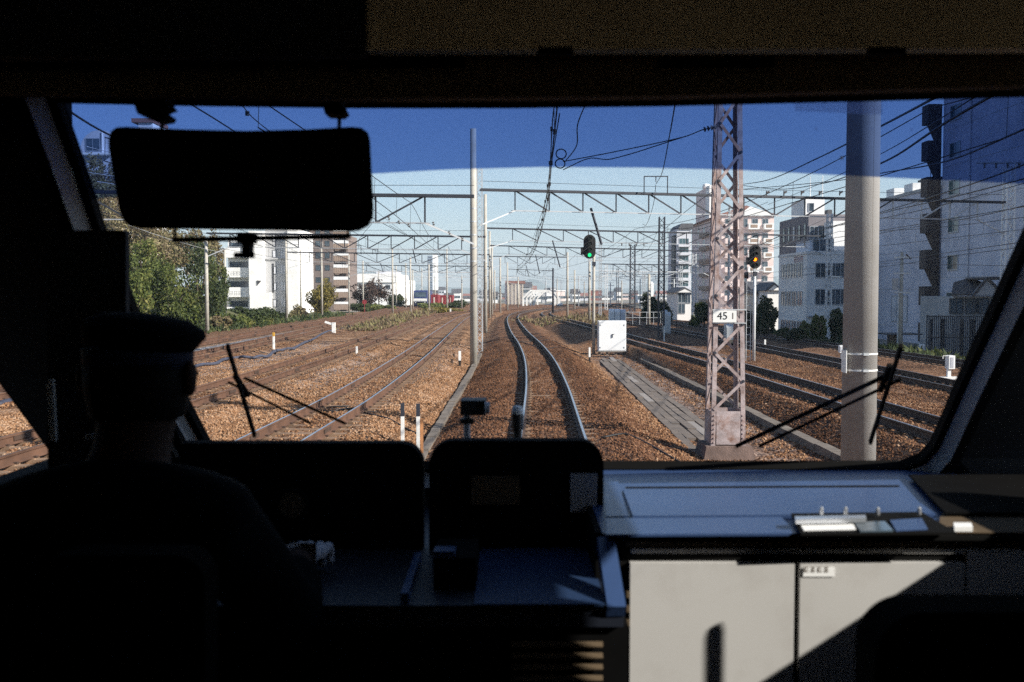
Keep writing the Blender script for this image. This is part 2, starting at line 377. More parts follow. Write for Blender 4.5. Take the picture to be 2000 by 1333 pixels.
# ================================================================== THE LARGE STRUCTURE
def spline(ctrl):
    ys = np.array([c[0] for c in ctrl], float); xs = np.array([c[1] for c in ctrl], float)
    h = np.diff(ys); dl = np.diff(xs)/h
    mm = np.zeros(len(ys)); mm[0] = dl[0]; mm[-1] = dl[-1]
    mm[1:-1] = (h[1:]*dl[:-1] + h[:-1]*dl[1:])/(h[:-1]+h[1:])
    def f(y):
        y = np.asarray(y, float); i = np.clip(np.searchsorted(ys, y)-1, 0, len(h)-1)
        t = (y-ys[i])/h[i]; tt = t
        h00 = 2*t**3-3*t**2+1; h10 = t**3-2*t**2+t; h01 = -2*t**3+3*t**2; h11 = t**3-t**2
        r = h00*xs[i]+h10*h[i]*mm[i]+h01*xs[i+1]+h11*h[i]*mm[i+1]
        r = np.where(t < 0, xs[0]+mm[0]*(y-ys[0]), r); r = np.where(t > 1, xs[-1]+mm[-1]*(y-ys[-1]), r)
        return r
    return f
TRK = {
 'own': (spline([(-6,.3),(4,.4),(17.4,.72),(27.8,.97),(38.9,1.06),(50,.93),(64.8,.55),(82,.26),(97,.10),(112,.12),(126,.42),(139,1.2),(162,3.6),(190,8),(230,18),(290,38)]), 0.0),
 'l1': (spline([(-6,-4.5),(17.1,-4.16),(23.1,-3.99),(29.6,-3.97),(40.8,-4.07),(56.5,-4.39),(70,-4.68),(90,-5.1),(108,-5.3),(131,-5.0),(160,-2.6),(190,2.2),(230,12.5),(290,32)]), 0.0),
 'l2': (spline([(-6,-9.0),(17,-8.4),(26,-8.03),(37.7,-7.93),(47.6,-7.97),(79.7,-8.49),(115.7,-9.0),(143,-8.2),(170,-5),(200,0.3),(240,10.5),(290,27)]), 0.0),
 'l3': (spline([(-6,-14.6),(14,-13.9),(26.5,-13.5),(41.5,-13.3),(55.9,-13.7),(79.7,-14.6),(103,-15.9),(130,-17.4),(170,-19),(240,-20.5)]), 0.0),
 'l4': (spline([(-6,-17.3),(20,-16.9),(52,-16.7),(68.5,-16.95),(115.7,-18.3),(170,-21.5),(240,-24)]), 0.0),
 'r1': (spline([(-6,8.8),(5,8.45),(22.6,8.13),(36,7.85),(57,6.95),(78,6.25),(100,5.1),(120,4.35),(140,4.9),(160,7.2),(190,13),(230,24),(290,45)]), 0.0),
 'r2': (spline([(-6,14.1),(20,13.95),(36,13.9),(60,13.4),(90,12.4),(130,11.4),(170,14.5),(220,24),(290,44)]), -0.3),
 'r3': (spline([(20,19.4),(54,18.2),(69,16.9),(100,16.2),(140,16.2),(200,24)]), -0.3),
}
def smooth(t):
    t = np.clip(t, 0, 1); return t*t*(3-2*t)
def H(x, y, rough=True):
    x = np.asarray(x, float); y = np.asarray(y, float)
    b = np.full(np.broadcast(x, y).shape, -0.60)
    b = b + 0.30*smooth((-1.75-x)/0.7)                         # the left yard is filled up higher
    b = b - 0.75*smooth((x-20.3)/3.0) - 0.2*smooth((-20-x)/4)
    for k, (f, zr) in TRK.items():
        dx = np.abs(x-f(y)); top = zr-0.205
        w = 1.42; sl = 1.35 if k in ('own', 'r1', 'r2') else 1.2
        if k == 'r1': lf = (x < f(y)) & (y < 60); w = np.where(lf, 1.12, w); sl = np.where(lf, .85, sl)
        top = top+(0.028 if k in ('own', 'r1', 'r2') else 0.012); p = top - np.maximum(dx-w, 0)*(0.43/sl) - 0.05*np.exp(-(np.abs(dx-.60)/0.2)**2)
        if k == 'own': p = p + 0.05*np.exp(-((dx-1.35)/0.3)**2)*(x > f(y))
        b = np.maximum(b, np.minimum(p, top+0.05))
    yard = (x > TRK['own'][0](y)+2.9) & (x < 5.97) & (y > 14) & (y < 52)      # the kerb holds the ballast of the next line back
    return np.where(yard, -.60, b)
def trackzone(x, y):
    """how rust brown the ballast lies: 1 on the running lines, 0 in the tan yard"""
    own = np.abs(x-TRK['own'][0](y))
    r = smooth((x+1.75)/0.4)*0.9
    r = r*(1-0.30*smooth((own-1.5)/0.6)*smooth((3.2-own)/0.6)*(x > TRK['own'][0](y)))   # less rust brown shoulder on the right
    yard = smooth((x-2.95)/0.4)*smooth((6.35-x)/0.3)
    r = r*(1-0.45*yard)
    r = np.maximum(r, 0.35*smooth((y-60)/60))
    l34 = smooth((-11.2-x)/1.2)
    for k in ('l1', 'l2'): r = np.maximum(r, 0.42*smooth((1.25-np.abs(x-TRK[k][0](y)))/.5))
    r = r*(1-0.22*smooth((x-6.4)/1.0))
    return np.clip(np.maximum(r, 0.45*l34), 0, 1)
def greyzone(x, y):
    g = np.zeros(np.broadcast(x, y).shape)
    for (cx, cy, rx, ry, a) in ((-6.1,38,1.2,13,.55),(-10.6,46,1.3,16,.65),(-2.9,44,.8,16,.5),(-15.2,55,1.1,22,.95),(4.9,34,1.4,26,.55),(9.9,52,1.2,10,.7),(-6.3,24,1.2,5,.25)):
        g = np.maximum(g, a*np.exp(-((x-cx)/rx)**4-((y-cy)/ry)**4))
    return np.clip(g, 0, 1)

def grid_mesh(name, xs, ys, Z, m, attrs=None):
    nx, ny = len(xs), len(ys)
    X, Y = np.meshgrid(xs, ys)
    co = np.stack([X, Y, Z], -1).reshape(-1, 3)
    i = (np.arange(ny-1)[:, None]*nx + np.arange(nx-1)[None, :]).ravel()
    fc = np.stack([i, i+1, i+1+nx, i+nx], -1)
    me = bpy.data.meshes.new(name)
    me.vertices.add(len(co)); me.vertices.foreach_set('co', co.ravel())
    me.loops.add(fc.size); me.loops.foreach_set('vertex_index', fc.ravel().astype(np.int32))
    me.polygons.add(len(fc)); me.polygons.foreach_set('loop_start', np.arange(0, fc.size, 4, dtype=np.int32))
    me.polygons.foreach_set('use_smooth', np.ones(len(fc), bool))
    me.update(calc_edges=True)
    for k, a in (attrs or {}).items():
        at_ = me.attributes.new(k, 'FLOAT', 'POINT'); at_.data.foreach_set('value', np.broadcast_to(a, X.shape).ravel().astype(np.float32))
    me.materials.append(m)
    return me
# the town ground out to the horizon, the ballast bed of the yard on it
gb = MB(); S = 9000
gb.add([(-S,-400,-1.45),(S,-400,-1.45),(S,S,-1.45),(-S,S,-1.45)], [(0,1,2,3)])
gb.build('ground', M['ground'], kind='structure')
xs = np.unique(np.concatenate([np.arange(-26, -10, .5), np.arange(-10, 10, .11), np.arange(10, 28.01, .4)]))
ys = [2.0]
while ys[-1] < 300: ys.append(ys[-1] + max(0.16, ys[-1]*0.008))
ys = np.array(ys)
X, Y = np.meshgrid(xs, ys)
Z = H(X, Y)
def vnoise(x, y, s, seed):
    a = np.sin(x*s*1.7+seed)*np.cos(y*s*1.3-seed*2)+np.sin((x+y)*s*.9+seed*3)*.7+np.cos((x-y*1.4)*s*1.1-seed)*.6
    return a/2.3
Z = Z + 0.025*vnoise(X, Y, 1.1, 3)+0.018*vnoise(X, Y, 3.7, 1)+np.random.uniform(-.012, .012, X.shape)
put(grid_mesh('ballast_bed', xs, ys, Z, M['ballast'], {'rust': trackzone(X, Y), 'grey': greyzone(X, Y)}), 'ballast_bed', kind='structure')

# loose stones of the ballast, the nearest stretch, as real stones
def scatter(name, P, m, smin, smax, seed):
    me = bpy.data.meshes.new(name); me.vertices.add(len(P)); me.vertices.foreach_set('co', np.asarray(P, np.float32).ravel()); me.update()
    o = put(me, name, kind='stuff')
    ng = bpy.data.node_groups.new(name, 'GeometryNodeTree')
    ng.interface.new_socket('Geometry', in_out='INPUT', socket_type='NodeSocketGeometry')
    ng.interface.new_socket('Geometry', in_out='OUTPUT', socket_type='NodeSocketGeometry')
    N = ng.nodes; L = ng.links
    gi = N.new('NodeGroupInput'); go = N.new('NodeGroupOutput')
    ico = N.new('GeometryNodeMeshIcoSphere'); ico.inputs['Radius'].default_value = 1.0; ico.inputs['Subdivisions'].default_value = 1
    sp = N.new('GeometryNodeSetPosition')
    rv0 = N.new('FunctionNodeRandomValue'); rv0.data_type = 'FLOAT_VECTOR'; rv0.inputs[0].default_value = (-.28,)*3; rv0.inputs[1].default_value = (.28,)*3
    L.new(ico.outputs['Mesh'], sp.inputs['Geometry']); L.new(rv0.outputs[0], sp.inputs['Offset'])
    sm = N.new('GeometryNodeSetMaterial'); sm.inputs['Material'].default_value = m; L.new(sp.outputs[0], sm.inputs[0])
    iop = N.new('GeometryNodeInstanceOnPoints')
    rr = N.new('FunctionNodeRandomValue'); rr.data_type = 'FLOAT_VECTOR'; rr.inputs[0].default_value = (0,)*3; rr.inputs[1].default_value = (6.28,)*3; rr.inputs['Seed'].default_value = seed
    rs = N.new('FunctionNodeRandomValue'); rs.data_type = 'FLOAT_VECTOR'; rs.inputs[0].default_value = (smin,)*3; rs.inputs[1].default_value = (smax,)*3; rs.inputs['Seed'].default_value = seed+1
    L.new(gi.outputs[0], iop.inputs['Points']); L.new(sm.outputs[0], iop.inputs['Instance'])
    L.new(rr.outputs[0], iop.inputs['Rotation']); L.new(rs.outputs[0], iop.inputs['Scale']); L.new(iop.outputs[0], go.inputs[0])
    md = o.modifiers.new('stones', 'NODES'); md.node_group = ng
    return o
def stone_points(n, x0, x1, y0, y1, keep):
    # uniform over the area, thinned with distance
    x = np.random.uniform(x0, x1, n); y = y0+(y1-y0)*np.random.power(1.0, n)
    k = np.random.uniform(0, 1, n) < keep(x, y)
    x, y = x[k], y[k]
    z = H(x, y)+0.025*vnoise(x, y, 1.1, 3)+0.018*vnoise(x, y, 3.7, 1)+0.006
    return np.stack([x, y, z], -1)
def clear_of(x, y):
    ok = np.ones(x.shape)
    for k, (f, zr) in TRK.items():
        dx = np.abs(x-f(y)); ok = ok*np.where(np.abs(dx-.5665) < .135, 0, 1)*np.where(dx < 1.02, .55, 1)
    ok = ok*np.where((x > 3.55) & (x < 5.0) & (y > 19) & (y < 48), .04, 1)*np.where(np.abs(x+1.6) < .16, .05, 1)*np.where(np.abs(x-6.1) < .15, 0, 1)
    return ok*np.clip((62-y)/42, 0.0, 1)
P = stone_points(320000, -19, 14, 13.5, 60, lambda x, y: clear_of(x, y)*(np.abs(x) < y*.56+1))
rz = trackzone(P[:, 0], P[:, 1]); sel = np.random.uniform(0, 1, len(P)) < rz*1.12
gz = greyzone(P[:, 0], P[:, 1]); kp = np.random.uniform(0, 1, len(P)) > gz
scatter('tan_ballast_stones', P[(~sel) & kp], M['stone_tan'], .015, .034, 3)
scatter('rusty_ballast_stones', P[sel & kp], M['stone_rust'], .013, .029, 9)

# ------------------------------------------------------------------ tracks
RPROF = [(-.0625,0),(.0625,0),(.0625,.012),(.010,.032),(.010,.108),(.0325,.120),(.0325,.148),(.021,.153),(-.021,.153),(-.0325,.148),(-.0325,.120),(-.010,.108),(-.010,.032),(-.0625,.012)]
GAUGE = 1.067+0.065
def rail_mesh(name, f, off, zr, y0, y1, mats):
    ys = [y0]
    while ys[-1] < y1: ys.append(ys[-1]+max(.5, ys[-1]*.012))
    ys = np.array(ys); xs = f(ys); tx = (f(ys+.1)-f(ys-.1))/.2
    mb = MB(); n = len(RPROF); vs = []
    for x, y, t in zip(xs, ys, tx):
        l = math.hypot(1, t); nx, ny = 1/l, -t/l
        for (a, z) in RPROF:
            vs.append((x+nx*(off+a), y+ny*(off+a), zr-0.175+z*1.14))
    fs = []; mi = []
    for i in range(len(ys)-1):
        for k in range(n):
            fs.append((i*n+(k+1)%n, i*n+k, (i+1)*n+k, (i+1)*n+(k+1)%n)); mi.append(1 if k == 7 else 0)
    fs.append(tuple(range(n))); mi.append(0)
    mb.v = vs; mb.f = fs; mb.m = mi
    return mb.mesh(name, mats)
sb = MB(); sb.box(-1.0, 1.0, -.11, .11, -.10, .0); sb.box(-.66, -.42, -.085, .085, 0.0, .018); sb.box(.42, .66, -.085, .085, 0, .018)
SLEEPER = sb.mesh('sleeper', M['sleeper'])
cb = MB()
for s in (-1, 1):
    for t in (-1, 1): cb.box(s*.566+t*.075-.03, s*.566+t*.075+.03, -.035, .035, .018, .05)
fb = MB()
for t in (-1, 1): fb.box(t*.02-.012, t*.02+.012, -.28, .28, -.125, -.04)
FISH = fb.mesh('fishplate', M['rail_dark'])
def track(key, label, y0, y1, mats, near=0, joints=0):
    f, zr = TRK[key]
    t = thing('railway_track', label, 'railway track', (float(f(y0)), y0, zr))
    base = Vector(t.location)
    for s in (-1, 1):
        o = put(rail_mesh('rail', f, s*GAUGE/2, zr, y0, y1, mats), 'rail', t); o.location = -base
    clips = MB(); y = y0; far = MB()
    while y < 125:
        x = float(f(y)); a = -math.atan(float(f(y+.1)-f(y-.1))/.2)
        if y < near:
            put(SLEEPER, 'sleeper', t, loc=(x-base.x, y-base.y, -.192), rotz=a)
            R2 = Matrix.Translation((x-base.x, y-base.y, -.192)) @ Matrix.Rotation(a, 4, 'Z')
            clips.add([R2 @ Vector(v) for v in cb.v], cb.f)
        else:
            R2 = Matrix.Translation((x-base.x, y-base.y, -.192)) @ Matrix.Rotation(a, 4, 'Z')
            far.add([R2 @ Vector(v) for v in sb.v[:8]], sb.f[:6])
        y += .6
    if clips.v: clips.build('rail_clips', M['rail_dark'], t, kind='stuff')
    if far.v: far.build('sleepers', M['sleeper'], t, kind='stuff')
    if joints:
        y = y0+6
        while y < 90:
            for s in (-1, 1):
                yy = y+(.9 if s > 0 else 0); x = float(f(yy)); tx = float(f(yy+.1)-f(yy-.1))/.2
                put(FISH, 'fishplate', t, loc=(x+s*GAUGE/2-base.x, yy-base.y, 0), rotz=-math.atan(tx))
            y += joints
    return t
shiny = [M['rail'], M['railtop']]; dull = [M['rail'], M['railtop_rust']]; dark = [M['rail_dark'], M['railtop']]
track('own', 'polished railway track straight ahead that the train is running on', 3, 285, dark, 62)
track('l1', 'brown railway track with polished heads next left of the running track', 12, 285, shiny, 62, 10.2)
track('l2', 'rusty railway track just right of the bluish black hose', 12, 285, dull, 62, 7.5)
track('l3', 'rusty railway track between the bluish black hose and the outermost left track', 12, 230, dull, 60, 7.5)
track('l4', 'outermost left railway track running below the overgrown hillside', 20, 230, dull, 0, 6.0)
track('r1', 'dark railway track passing just behind the riveted lattice tower', 8, 285, dark, 62)
track('r2', 'dark railway track passing beyond the pole of the amber signal', 18, 285, dark, 62)
track('r3', 'furthest right railway track along the foot of the white office', 24, 195, dark, 0)

# ------------------------------------------------------------------ walkway of concrete slabs, cable trough and kerb
wk = bpy.data.objects.new('walkway', None); COL.objects.link(wk); wk['kind'] = 'structure'; wk.location = (4.2, 20.5, -.6)
SLABM = []
for k in range(3):
    b = MB(); b.box(-.098, .098, -1.199, 1.199, -.05, .045+.004*k); SLABM.append(b.mesh('slab', M['slab'] if k < 2 else M['slab_pale']))
y = 20.8; i = 0
while y < 47:
    cx = 3.50+(y-20)*.020; wd = .68
    for k in range(5):
        me = SLABM[2] if random.random() < .06 else SLABM[random.randrange(2)]
        o = put(me, 'slab', wk, loc=(cx+(k+.5)*.211-4.2+random.uniform(-.006, .006), y+(1.2 if k % 2 else 0)+.2*k-20.5, random.uniform(-.008, .012)))
        o.rotation_euler = (random.uniform(-.01, .01), random.uniform(-.02, .02), -.0145+random.uniform(-.008, .008))
    y += 2.405; i += 1
tr = bpy.data.objects.new('cable_trough', None); COL.objects.link(tr); tr['kind'] = 'structure'; tr.location = (-1.6, 15, -.45)
b = MB(); b.box(-.09, .09, -.296, .296, -.16, .045); TRM = b.mesh('trough_cover', M['conc_grey'])
y = 14.5
while y < 49:
    px_ = -1.62+.02*math.sin(y*.21)+.008*math.sin(y*.9)+.012*(y-20)*.2
    o = put(TRM, 'trough_cover', tr, loc=(px_+1.6, y-15, random.uniform(-.015, .02)), rotz=random.uniform(-.025, .025)); y += .6
kb = bpy.data.objects.new('kerb', None); COL.objects.link(kb); kb['kind'] = 'structure'; kb.location = (6.1, 15, -.6)
b = MB(); b.box(-.12, .12, -.495, .495, -.1, .16); KBM = b.mesh('kerb_stone', M['conc_grey'])
y = 14.0
while y < 46:
    put(KBM, 'kerb_stone', kb, loc=(.02*math.sin(y*.5)-.004*(y-15), y-15, random.uniform(-.01, .01)), rotz=random.uniform(-.012, .012)); y += 1.0

# ------------------------------------------------------------------ hillside on the left, hills on the horizon
hx = np.linspace(-140, -22.0, 90); hy = np.linspace(40, 175, 80)
HX, HY = np.meshgrid(hx, hy)
def hillz(x, y):
    return -0.72+15.5*smooth((-28-x)/30)*smooth((y-45)/35)*smooth((142-y)/35)
HZ = hillz(HX, HY)+.35*vnoise(HX, HY, .5, 2)*smooth((-25-HX)/4)
put(grid_mesh('hillside', hx, hy, HZ, M['soil']), 'hillside', kind='structure')
hh = MB(); A = []; B_ = []
for k in range(61):
    x = -4200+k*140; t = k/60
    z = 95+70*math.sin(k*.35)+45*math.sin(k*.83+1)+25*math.sin(k*1.9)
    z = max(z, 30)*(.9 if x > -300 else .55)
    A.append(Vector((x, 5200, -1.45))); B_.append(Vector((x, 6400+120*math.sin(k), z*1.25)))
hh.strip(A, B_); C_ = [v+Vector((0, 1300, -v.z-1.45)) for v in B_]; hh.strip(B_, C_)
hh.build('hills', M['hill'], smooth=True, kind='structure')
# ------------------------------------------------------------------ the autumn haze
hz = MB(); hz.box(-9300, 9300, -500, 9300, -2.6, 300)
HM = bpy.data.materials.new('haze'); HM.use_nodes = True
hn = HM.node_tree.nodes; hn.remove(hn['Principled BSDF'])
pv_ = hn.new('ShaderNodeVolumePrincipled'); pv_.inputs['Color'].default_value = (0.78, 0.90, 1.0, 1); pv_.inputs['Density'].default_value = 0.00022
pv_.inputs['Anisotropy'].default_value = 0.0
HM.node_tree.links.new(pv_.outputs[0], hn['Material Output'].inputs['Volume'])
hz.build('haze', HM, kind='stuff')
# ================================================================== POLES, MASTS, GANTRIES, WIRES
def lattice(label, base, w, h, m, n, wt=None, taper=None, group=None, each=False, body_w=.06, arm=None):
    """square lattice mast: four angle legs and zigzag lacing on every side; w foot width, wt top width"""
    wt = wt or w
    t = thing('lattice_mast', label, 'lattice mast', base, 0, group)
    def hw(z): return (w+(wt-w)*min(max(z/h, 0), 1))/2
    for sx in (-1, 1):
        for sy in (-1, 1):
            b = MB(); b.bar((sx*hw(0), sy*hw(0), 0), (sx*hw(h), sy*hw(h), h), body_w, body_w, up=Vector((0,1,0))); b.build('leg', m, t)
    lac = MB(); step = h/n
    for i in range(n):
        z0, z1 = i*step, (i+1)*step; s = 1 if i % 2 else -1
        a, c = hw(z0), hw(z1)
        for (p, q) in (((-s*a,-a,z0),(s*c,-c,z1)), ((s*a,a,z0),(-s*c,c,z1)), ((-a,s*a,z0),(-c,-s*c,z1)), ((a,-s*a,z0),(c,s*c,z1))):
            lac.bar(p, q, body_w*.95, body_w*.5)
    lac.build('lacing', m, t, kind='stuff')
    return t

PROW = [  # concrete poles: (px, y top, y foot, rail-side name, row)
 (925,252,712,15,'tall'),(948,380,651,9,'second'),(956.5,452,624,0,''),(961,478,617,0,''),(966,528,608,0,''),(977,503,613,0,''),(991,513,609.5,0,''),(1012,541,605,0,''),
]
def pole(label, px, yt, yb, r=.155, h=None, z=-.45, group=None, ymax=300, bands=0, taper=.8, m='concrete'):
    Y = min(ydist(yb, z), ymax); p = at(px, yb, Y); p.z = z-.1
    top = at(px, yt, Y).z
    t = thing('concrete_pole', label, 'pole', p, 0, group)
    b = MB(); b.cyl((0,0,0), (0,0,top-p.z), r, r*taper, 16); b.build('shaft', M[m], t, smooth=False)
    for pol in t.children[0].data.polygons: pol.use_smooth = abs(pol.normal.z) < .5
    if bands:
        for k in range(bands):
            zz = 4.4+k*.55; b = MB(); rr = r*(1-(1-taper)*zz/(top-p.z))+.008
            b.cyl((0,0,zz), (0,0,zz+.05), rr, rr, 14); b.build('band', M['galv'], t)
    return t, p, top
for i, (px, yt, yb, w, nm) in enumerate(PROW):
    lab = ['tall concrete pole in the middle with bare top, nearest of its row', 'second concrete pole of the middle row, behind the thin lattice mast',
           ][i] if i < 2 else f'slender concrete pole, {ORD[i]} from the front in the middle row'
    pole(lab, px, yt, yb, .155 if i == 0 else .15, group=None if i == 0 else 'concrete poles of the middle row', bands=5 if i == 0 else 3 if i == 1 else 0)
LEFTP = [(405,466,651),(441,486,628),(560,462,630),(588,488,613),(629,472,621),(682,498,612),(709.5,510,607.5),(740,531,604),(767,486,616),(774,520,603),
         (793,515,606),(802,503,617),(806.5,527,607),(824,524,601),(838,517,615),(850,540,599),(873,486,608),(902,538,604)]
for i, (px, yt, yb) in enumerate(LEFTP):
    pole(f'grey concrete pole, {ORD[i]} from the left among the poles left of the tall bare-topped one', px, yt, yb, .14 if i else .15, group='concrete poles of the left yard', ymax=290, z=-.5)
RIGHTP = [(1108,493,623),(1122,528,609),(1151,508,631),(1267,536,640),(1387,512,640)]
for i, (px, yt, yb) in enumerate(RIGHTP):
    pole(f'grey concrete pole, {ORD[i]} from the left among the poles right of the running track', px, yt, yb, .15, group='concrete poles right of the running track', z=-.6)
# the near pole on the right
t = thing('concrete_pole', 'thick round concrete pole on the right with steel bands and a white plate', 'pole', (4.06, 11.6, -.7))
b = MB(); b.cyl((0,0,0), (0,0,10.5), .200, .172, 40); o = b.build('shaft', M['concrete_near'], t)
for pol in o.data.polygons: pol.use_smooth = abs(pol.normal.z) < .5
b = MB(); b.bar((.062,-.187,0), (.055,-.164,10.4), .003, .004); b.build('seam', M['cab_dark'], t)
for zz in (2.32, 2.49+.02):
    b = MB(); b.cyl((0,0,zz-.009), (0,0,zz+.009), .198, .198, 40, caps=True); b.build('band', M['white'], t)
    b = MB(); b.box(-.03,.03,-.215,-.19,zz-.014,zz+.014); b.build('buckle', M['galv'], t)
b = MB(); b.box(-.205,-.196,-.14,.03,2.29,2.55); b.build('plate', M['white'], t)

# the riveted tower beside the walkway
TB = (4.07, 18.95, -.62)
t = thing('lattice_tower', 'riveted pinkish lattice tower on a dark footing carrying the 45 plate', 'lattice tower', TB)
b = MB()
b.prism([Vector((sx*.50, sy*.50, -.05)) for sx, sy in ((-1,-1),(1,-1),(1,1),(-1,1))], [Vector((sx*.43, sy*.43, .27)) for sx, sy in ((-1,-1),(1,-1),(1,1),(-1,1))])
b.build('footing', M['footing'], t)
TH = 11.5
def thw(z): return .325-.0165*z
for sx in (-1, 1):
    for sy in (-1, 1):
        b = MB()
        L1 = thw(.27); L2 = thw(TH)
        p, q = Vector((sx*L1, sy*L1, .27)), Vector((sx*L2, sy*L2, TH))
        # angle iron: two flanges
        b.bar(p+Vector((-sx*.035, 0, 0)), q+Vector((-sx*.035, 0, 0)), .082, .012, up=Vector((0,1,0)))
        b.bar(p+Vector((-sx*.006, -sy*.046, 0)), q+Vector((-sx*.006, -sy*.046, 0)), .012, .08, up=Vector((0,1,0)))
        b.build('leg', M['tower'], t)
        b = MB()
        if sy < 0:
            for k in range(7):
                zz = .33+k*.085
                b.cyl((sx*(thw(zz)-.045), -thw(zz)-.006, zz), (sx*(thw(zz)-.045), -thw(zz)-.026, zz), .019, .014, 8)
            b.build('rivets', M['tower'], t, kind='stuff')
b = MB(); b.box(-.225,.225,-.325,-.313,.29,.92); b.box(-.225,.225,.313,.325,.29,.92); b.build('base_plate', M['tower'], t)
b = MB(); b.box(-.325,-.313,-.22,.22,.29,.92); b.box(.313,.325,-.22,.22,.29,.92); b.build('base_plate', M['tower'], t)
zs = [.95+.535*k for k in range(19)]
for i in range(len(zs)-1):
    z0, z1 = zs[i], zs[i+1]; s = -1 if i % 2 == 0 else 1
    mt = M['tower_rust'] if i in (9, 10, 11) else M['tower']
    a, c = thw(z0)-.03, thw(z1)-.03
    for yy, ss in ((-1, s), (1, -s)):
        b = MB(); b.bar((ss*a, yy*(a+.045), z0), (-ss*c, yy*(c+.045), z1), .056, .012, up=Vector((0,1,0))); b.build('brace', mt, t)
        b = MB(); b.bar((yy*(a+.036), -ss*a, z0), (yy*(c+.036), ss*c, z1), .010, .032); b.build('brace', mt, t)
    b = MB(); b.cyl((s*(-1)*c, -c-.05, z1), (s*(-1)*c, -c-.075, z1), .03, .026, 8); b.build('bolt', M['steel_dark'], t)
PZ = at(1410, 618, 18.6).z - TB[2]
np_ = MB(); np_.box(-.315, .125, -.355, -.345, PZ-.115, PZ+.105); pl = np_.build('number_plate', M['white'], t)
def text(s, name, parent, loc, size, m, rot=(R(90),0,0)):
    c = bpy.data.curves.new(name, 'FONT'); c.body = s; c.size = size; c.extrude = .001; c.align_x = 'CENTER'; c.align_y = 'CENTER'
    c.materials.append(m); o = bpy.data.objects.new(name, c); COL.objects.link(o); bpy.context.view_layer.update()
    me = bpy.data.meshes.new_from_object(o.evaluated_get(bpy.context.evaluated_depsgraph_get())); bpy.data.objects.remove(o)
    o = put(me, name, parent); o.location = loc; o.rotation_euler = rot
    return o
text('45', 'digits', pl, (-.14, -.358, PZ), .20, M['black'])
text('1', 'faded_digit', pl, (.055, -.358, PZ), .17, M['conc_grey'])
for zz in (PZ+.12, PZ-.13):
    b = MB(); b.bar((-.32,-.325,zz), (.32,-.325,zz), .012, .02); b.build('plate_rail', M['galv'], t)
# strain insulators on the tower and the pull-off to the catenary
def insulator(label, p, q, n=4, r=.055):
    b = MB(); b.cyl(p, q, .012, .012, 6); p = Vector(p); q = Vector(q)
    for k in range(n):
        c = p.lerp(q, (k+.7)/(n+.4)); d = (q-p).normalized()*.02
        b.cyl(c-d, c+d, r, r*.6, 10)
    o = b.build('insulator', M['insul']); tag(o, label, 'insulator'); return o

# gantries: truss beams across the tracks
def gantry(label, p, q, n, depth, m, braces=(True, True), mid=None, vert_m=None, w=.085, group='overhead line gantries', pale=False):
    p = Vector(p); q = Vector(q)
    t = thing('gantry_beam', label, 'gantry', p, 0, group); d = q-p; up = Vector((0, 0, 1))
    z = Vector((0,0,0)); dn = Vector((0,0,-depth))
    lac = d.cross(up).normalized()*.16
    for s in (-1, 1):
        b = MB(); b.bar(z+lac*s, d+lac*s, w*1.15, w*1.35); b.build('top_chord', m, t)
        b = MB(); b.bar(d/n*.9+dn+lac*s, d*(1-.9/n)+dn+lac*s, w*.36, w*.4); b.build('bottom_chord', M['chord'], t)
    for k in range(1, n):
        c = d*(k/n); b = MB(); b.bar(c, c+dn, w*.8, w*.9); b.build('post', M['chord'] if pale and k > n*.72 else m, t)  # pale: sunlit look of the right-hand posts put into their colour
    for k in range(1, n-1):
        s = k < n/2
        a0, a1 = (d*(k/n), d*((k+1)/n)+dn) if s else (d*(k/n)+dn, d*((k+1)/n))
        if mid == 'left': a0, a1 = d*(k/n)+dn, d*((k+1)/n)
        b = MB(); b.bar(a0, a1, w*.8, w*.8); b.build('diagonal', M['chord'] if pale and k > n*.72 else m, t)  # same painted sunlight on the right-hand diagonals
    if braces[0]:
        b = MB(); b.bar(d/n+dn, Vector((0,0,-depth*1.75)), w*.8, w*.8); b.build('knee_brace', M['steel_white'], t)
    else:
        b = MB(); b.bar(d/n+dn, z, w*.8, w*.8); b.build('knee_brace', m, t)
    if braces[1]:
        b = MB(); b.bar(d*(1-1/n)+dn, d+Vector((0,0,-depth*1.75)), w*.8, w*.8); b.build('knee_brace', M['steel_white'], t)
    b = MB(); b.tube([z+Vector((0,0,.45)), d/2+Vector((0,0,.36)), d+Vector((0,0,.45))], .011, 5); b.build('earth_wire', M['wire'], t)
    return t
SD = M['steel_dark']
# right-hand gantries, one behind the other
gantry('nearest gantry right of the tall pole, carried by the far right lattice mast', at(938,371,52), at(1963,396,59), 17, 1.05, SD, pale=True)
gantry('second gantry right of the tall pole, level with the amber signal', at(951,446,85), at(1617,462,90), 14, 1.0, SD)
gantry('third gantry right of the tall pole, passing behind the green signal', at(957,480,116), at(1365,491,116), 11, 1.0, SD)
gantry('fourth gantry right of the tall pole, ending left of the green signal', at(962,501,148), at(1108,503,148), 6, 1.0, SD)
gantry('small dark gantry far down the line over the running track', at(991,526,215), at(1080,529,215), 5, 1.3, SD)
gantry('fifth gantry on the right, behind the lattice mast with the crossarm', at(1150,529,170), at(1355,532,170), 7, 1.0, M['steel_white'])
gantry('sixth gantry on the right, low and dark behind the amber signal', at(1172,516,128), at(1400,519,128), 9, 1.0, SD)
gantry('seventh gantry on the right, low behind the lattice mast with the crossarm', at(1172,535,200), at(1345,537,200), 8, 1.0, SD)
gantry('furthest pale gantry on the right, low over the yard', at(1108,540,240), at(1330,541,240), 7, 1.0, M['steel_white'])
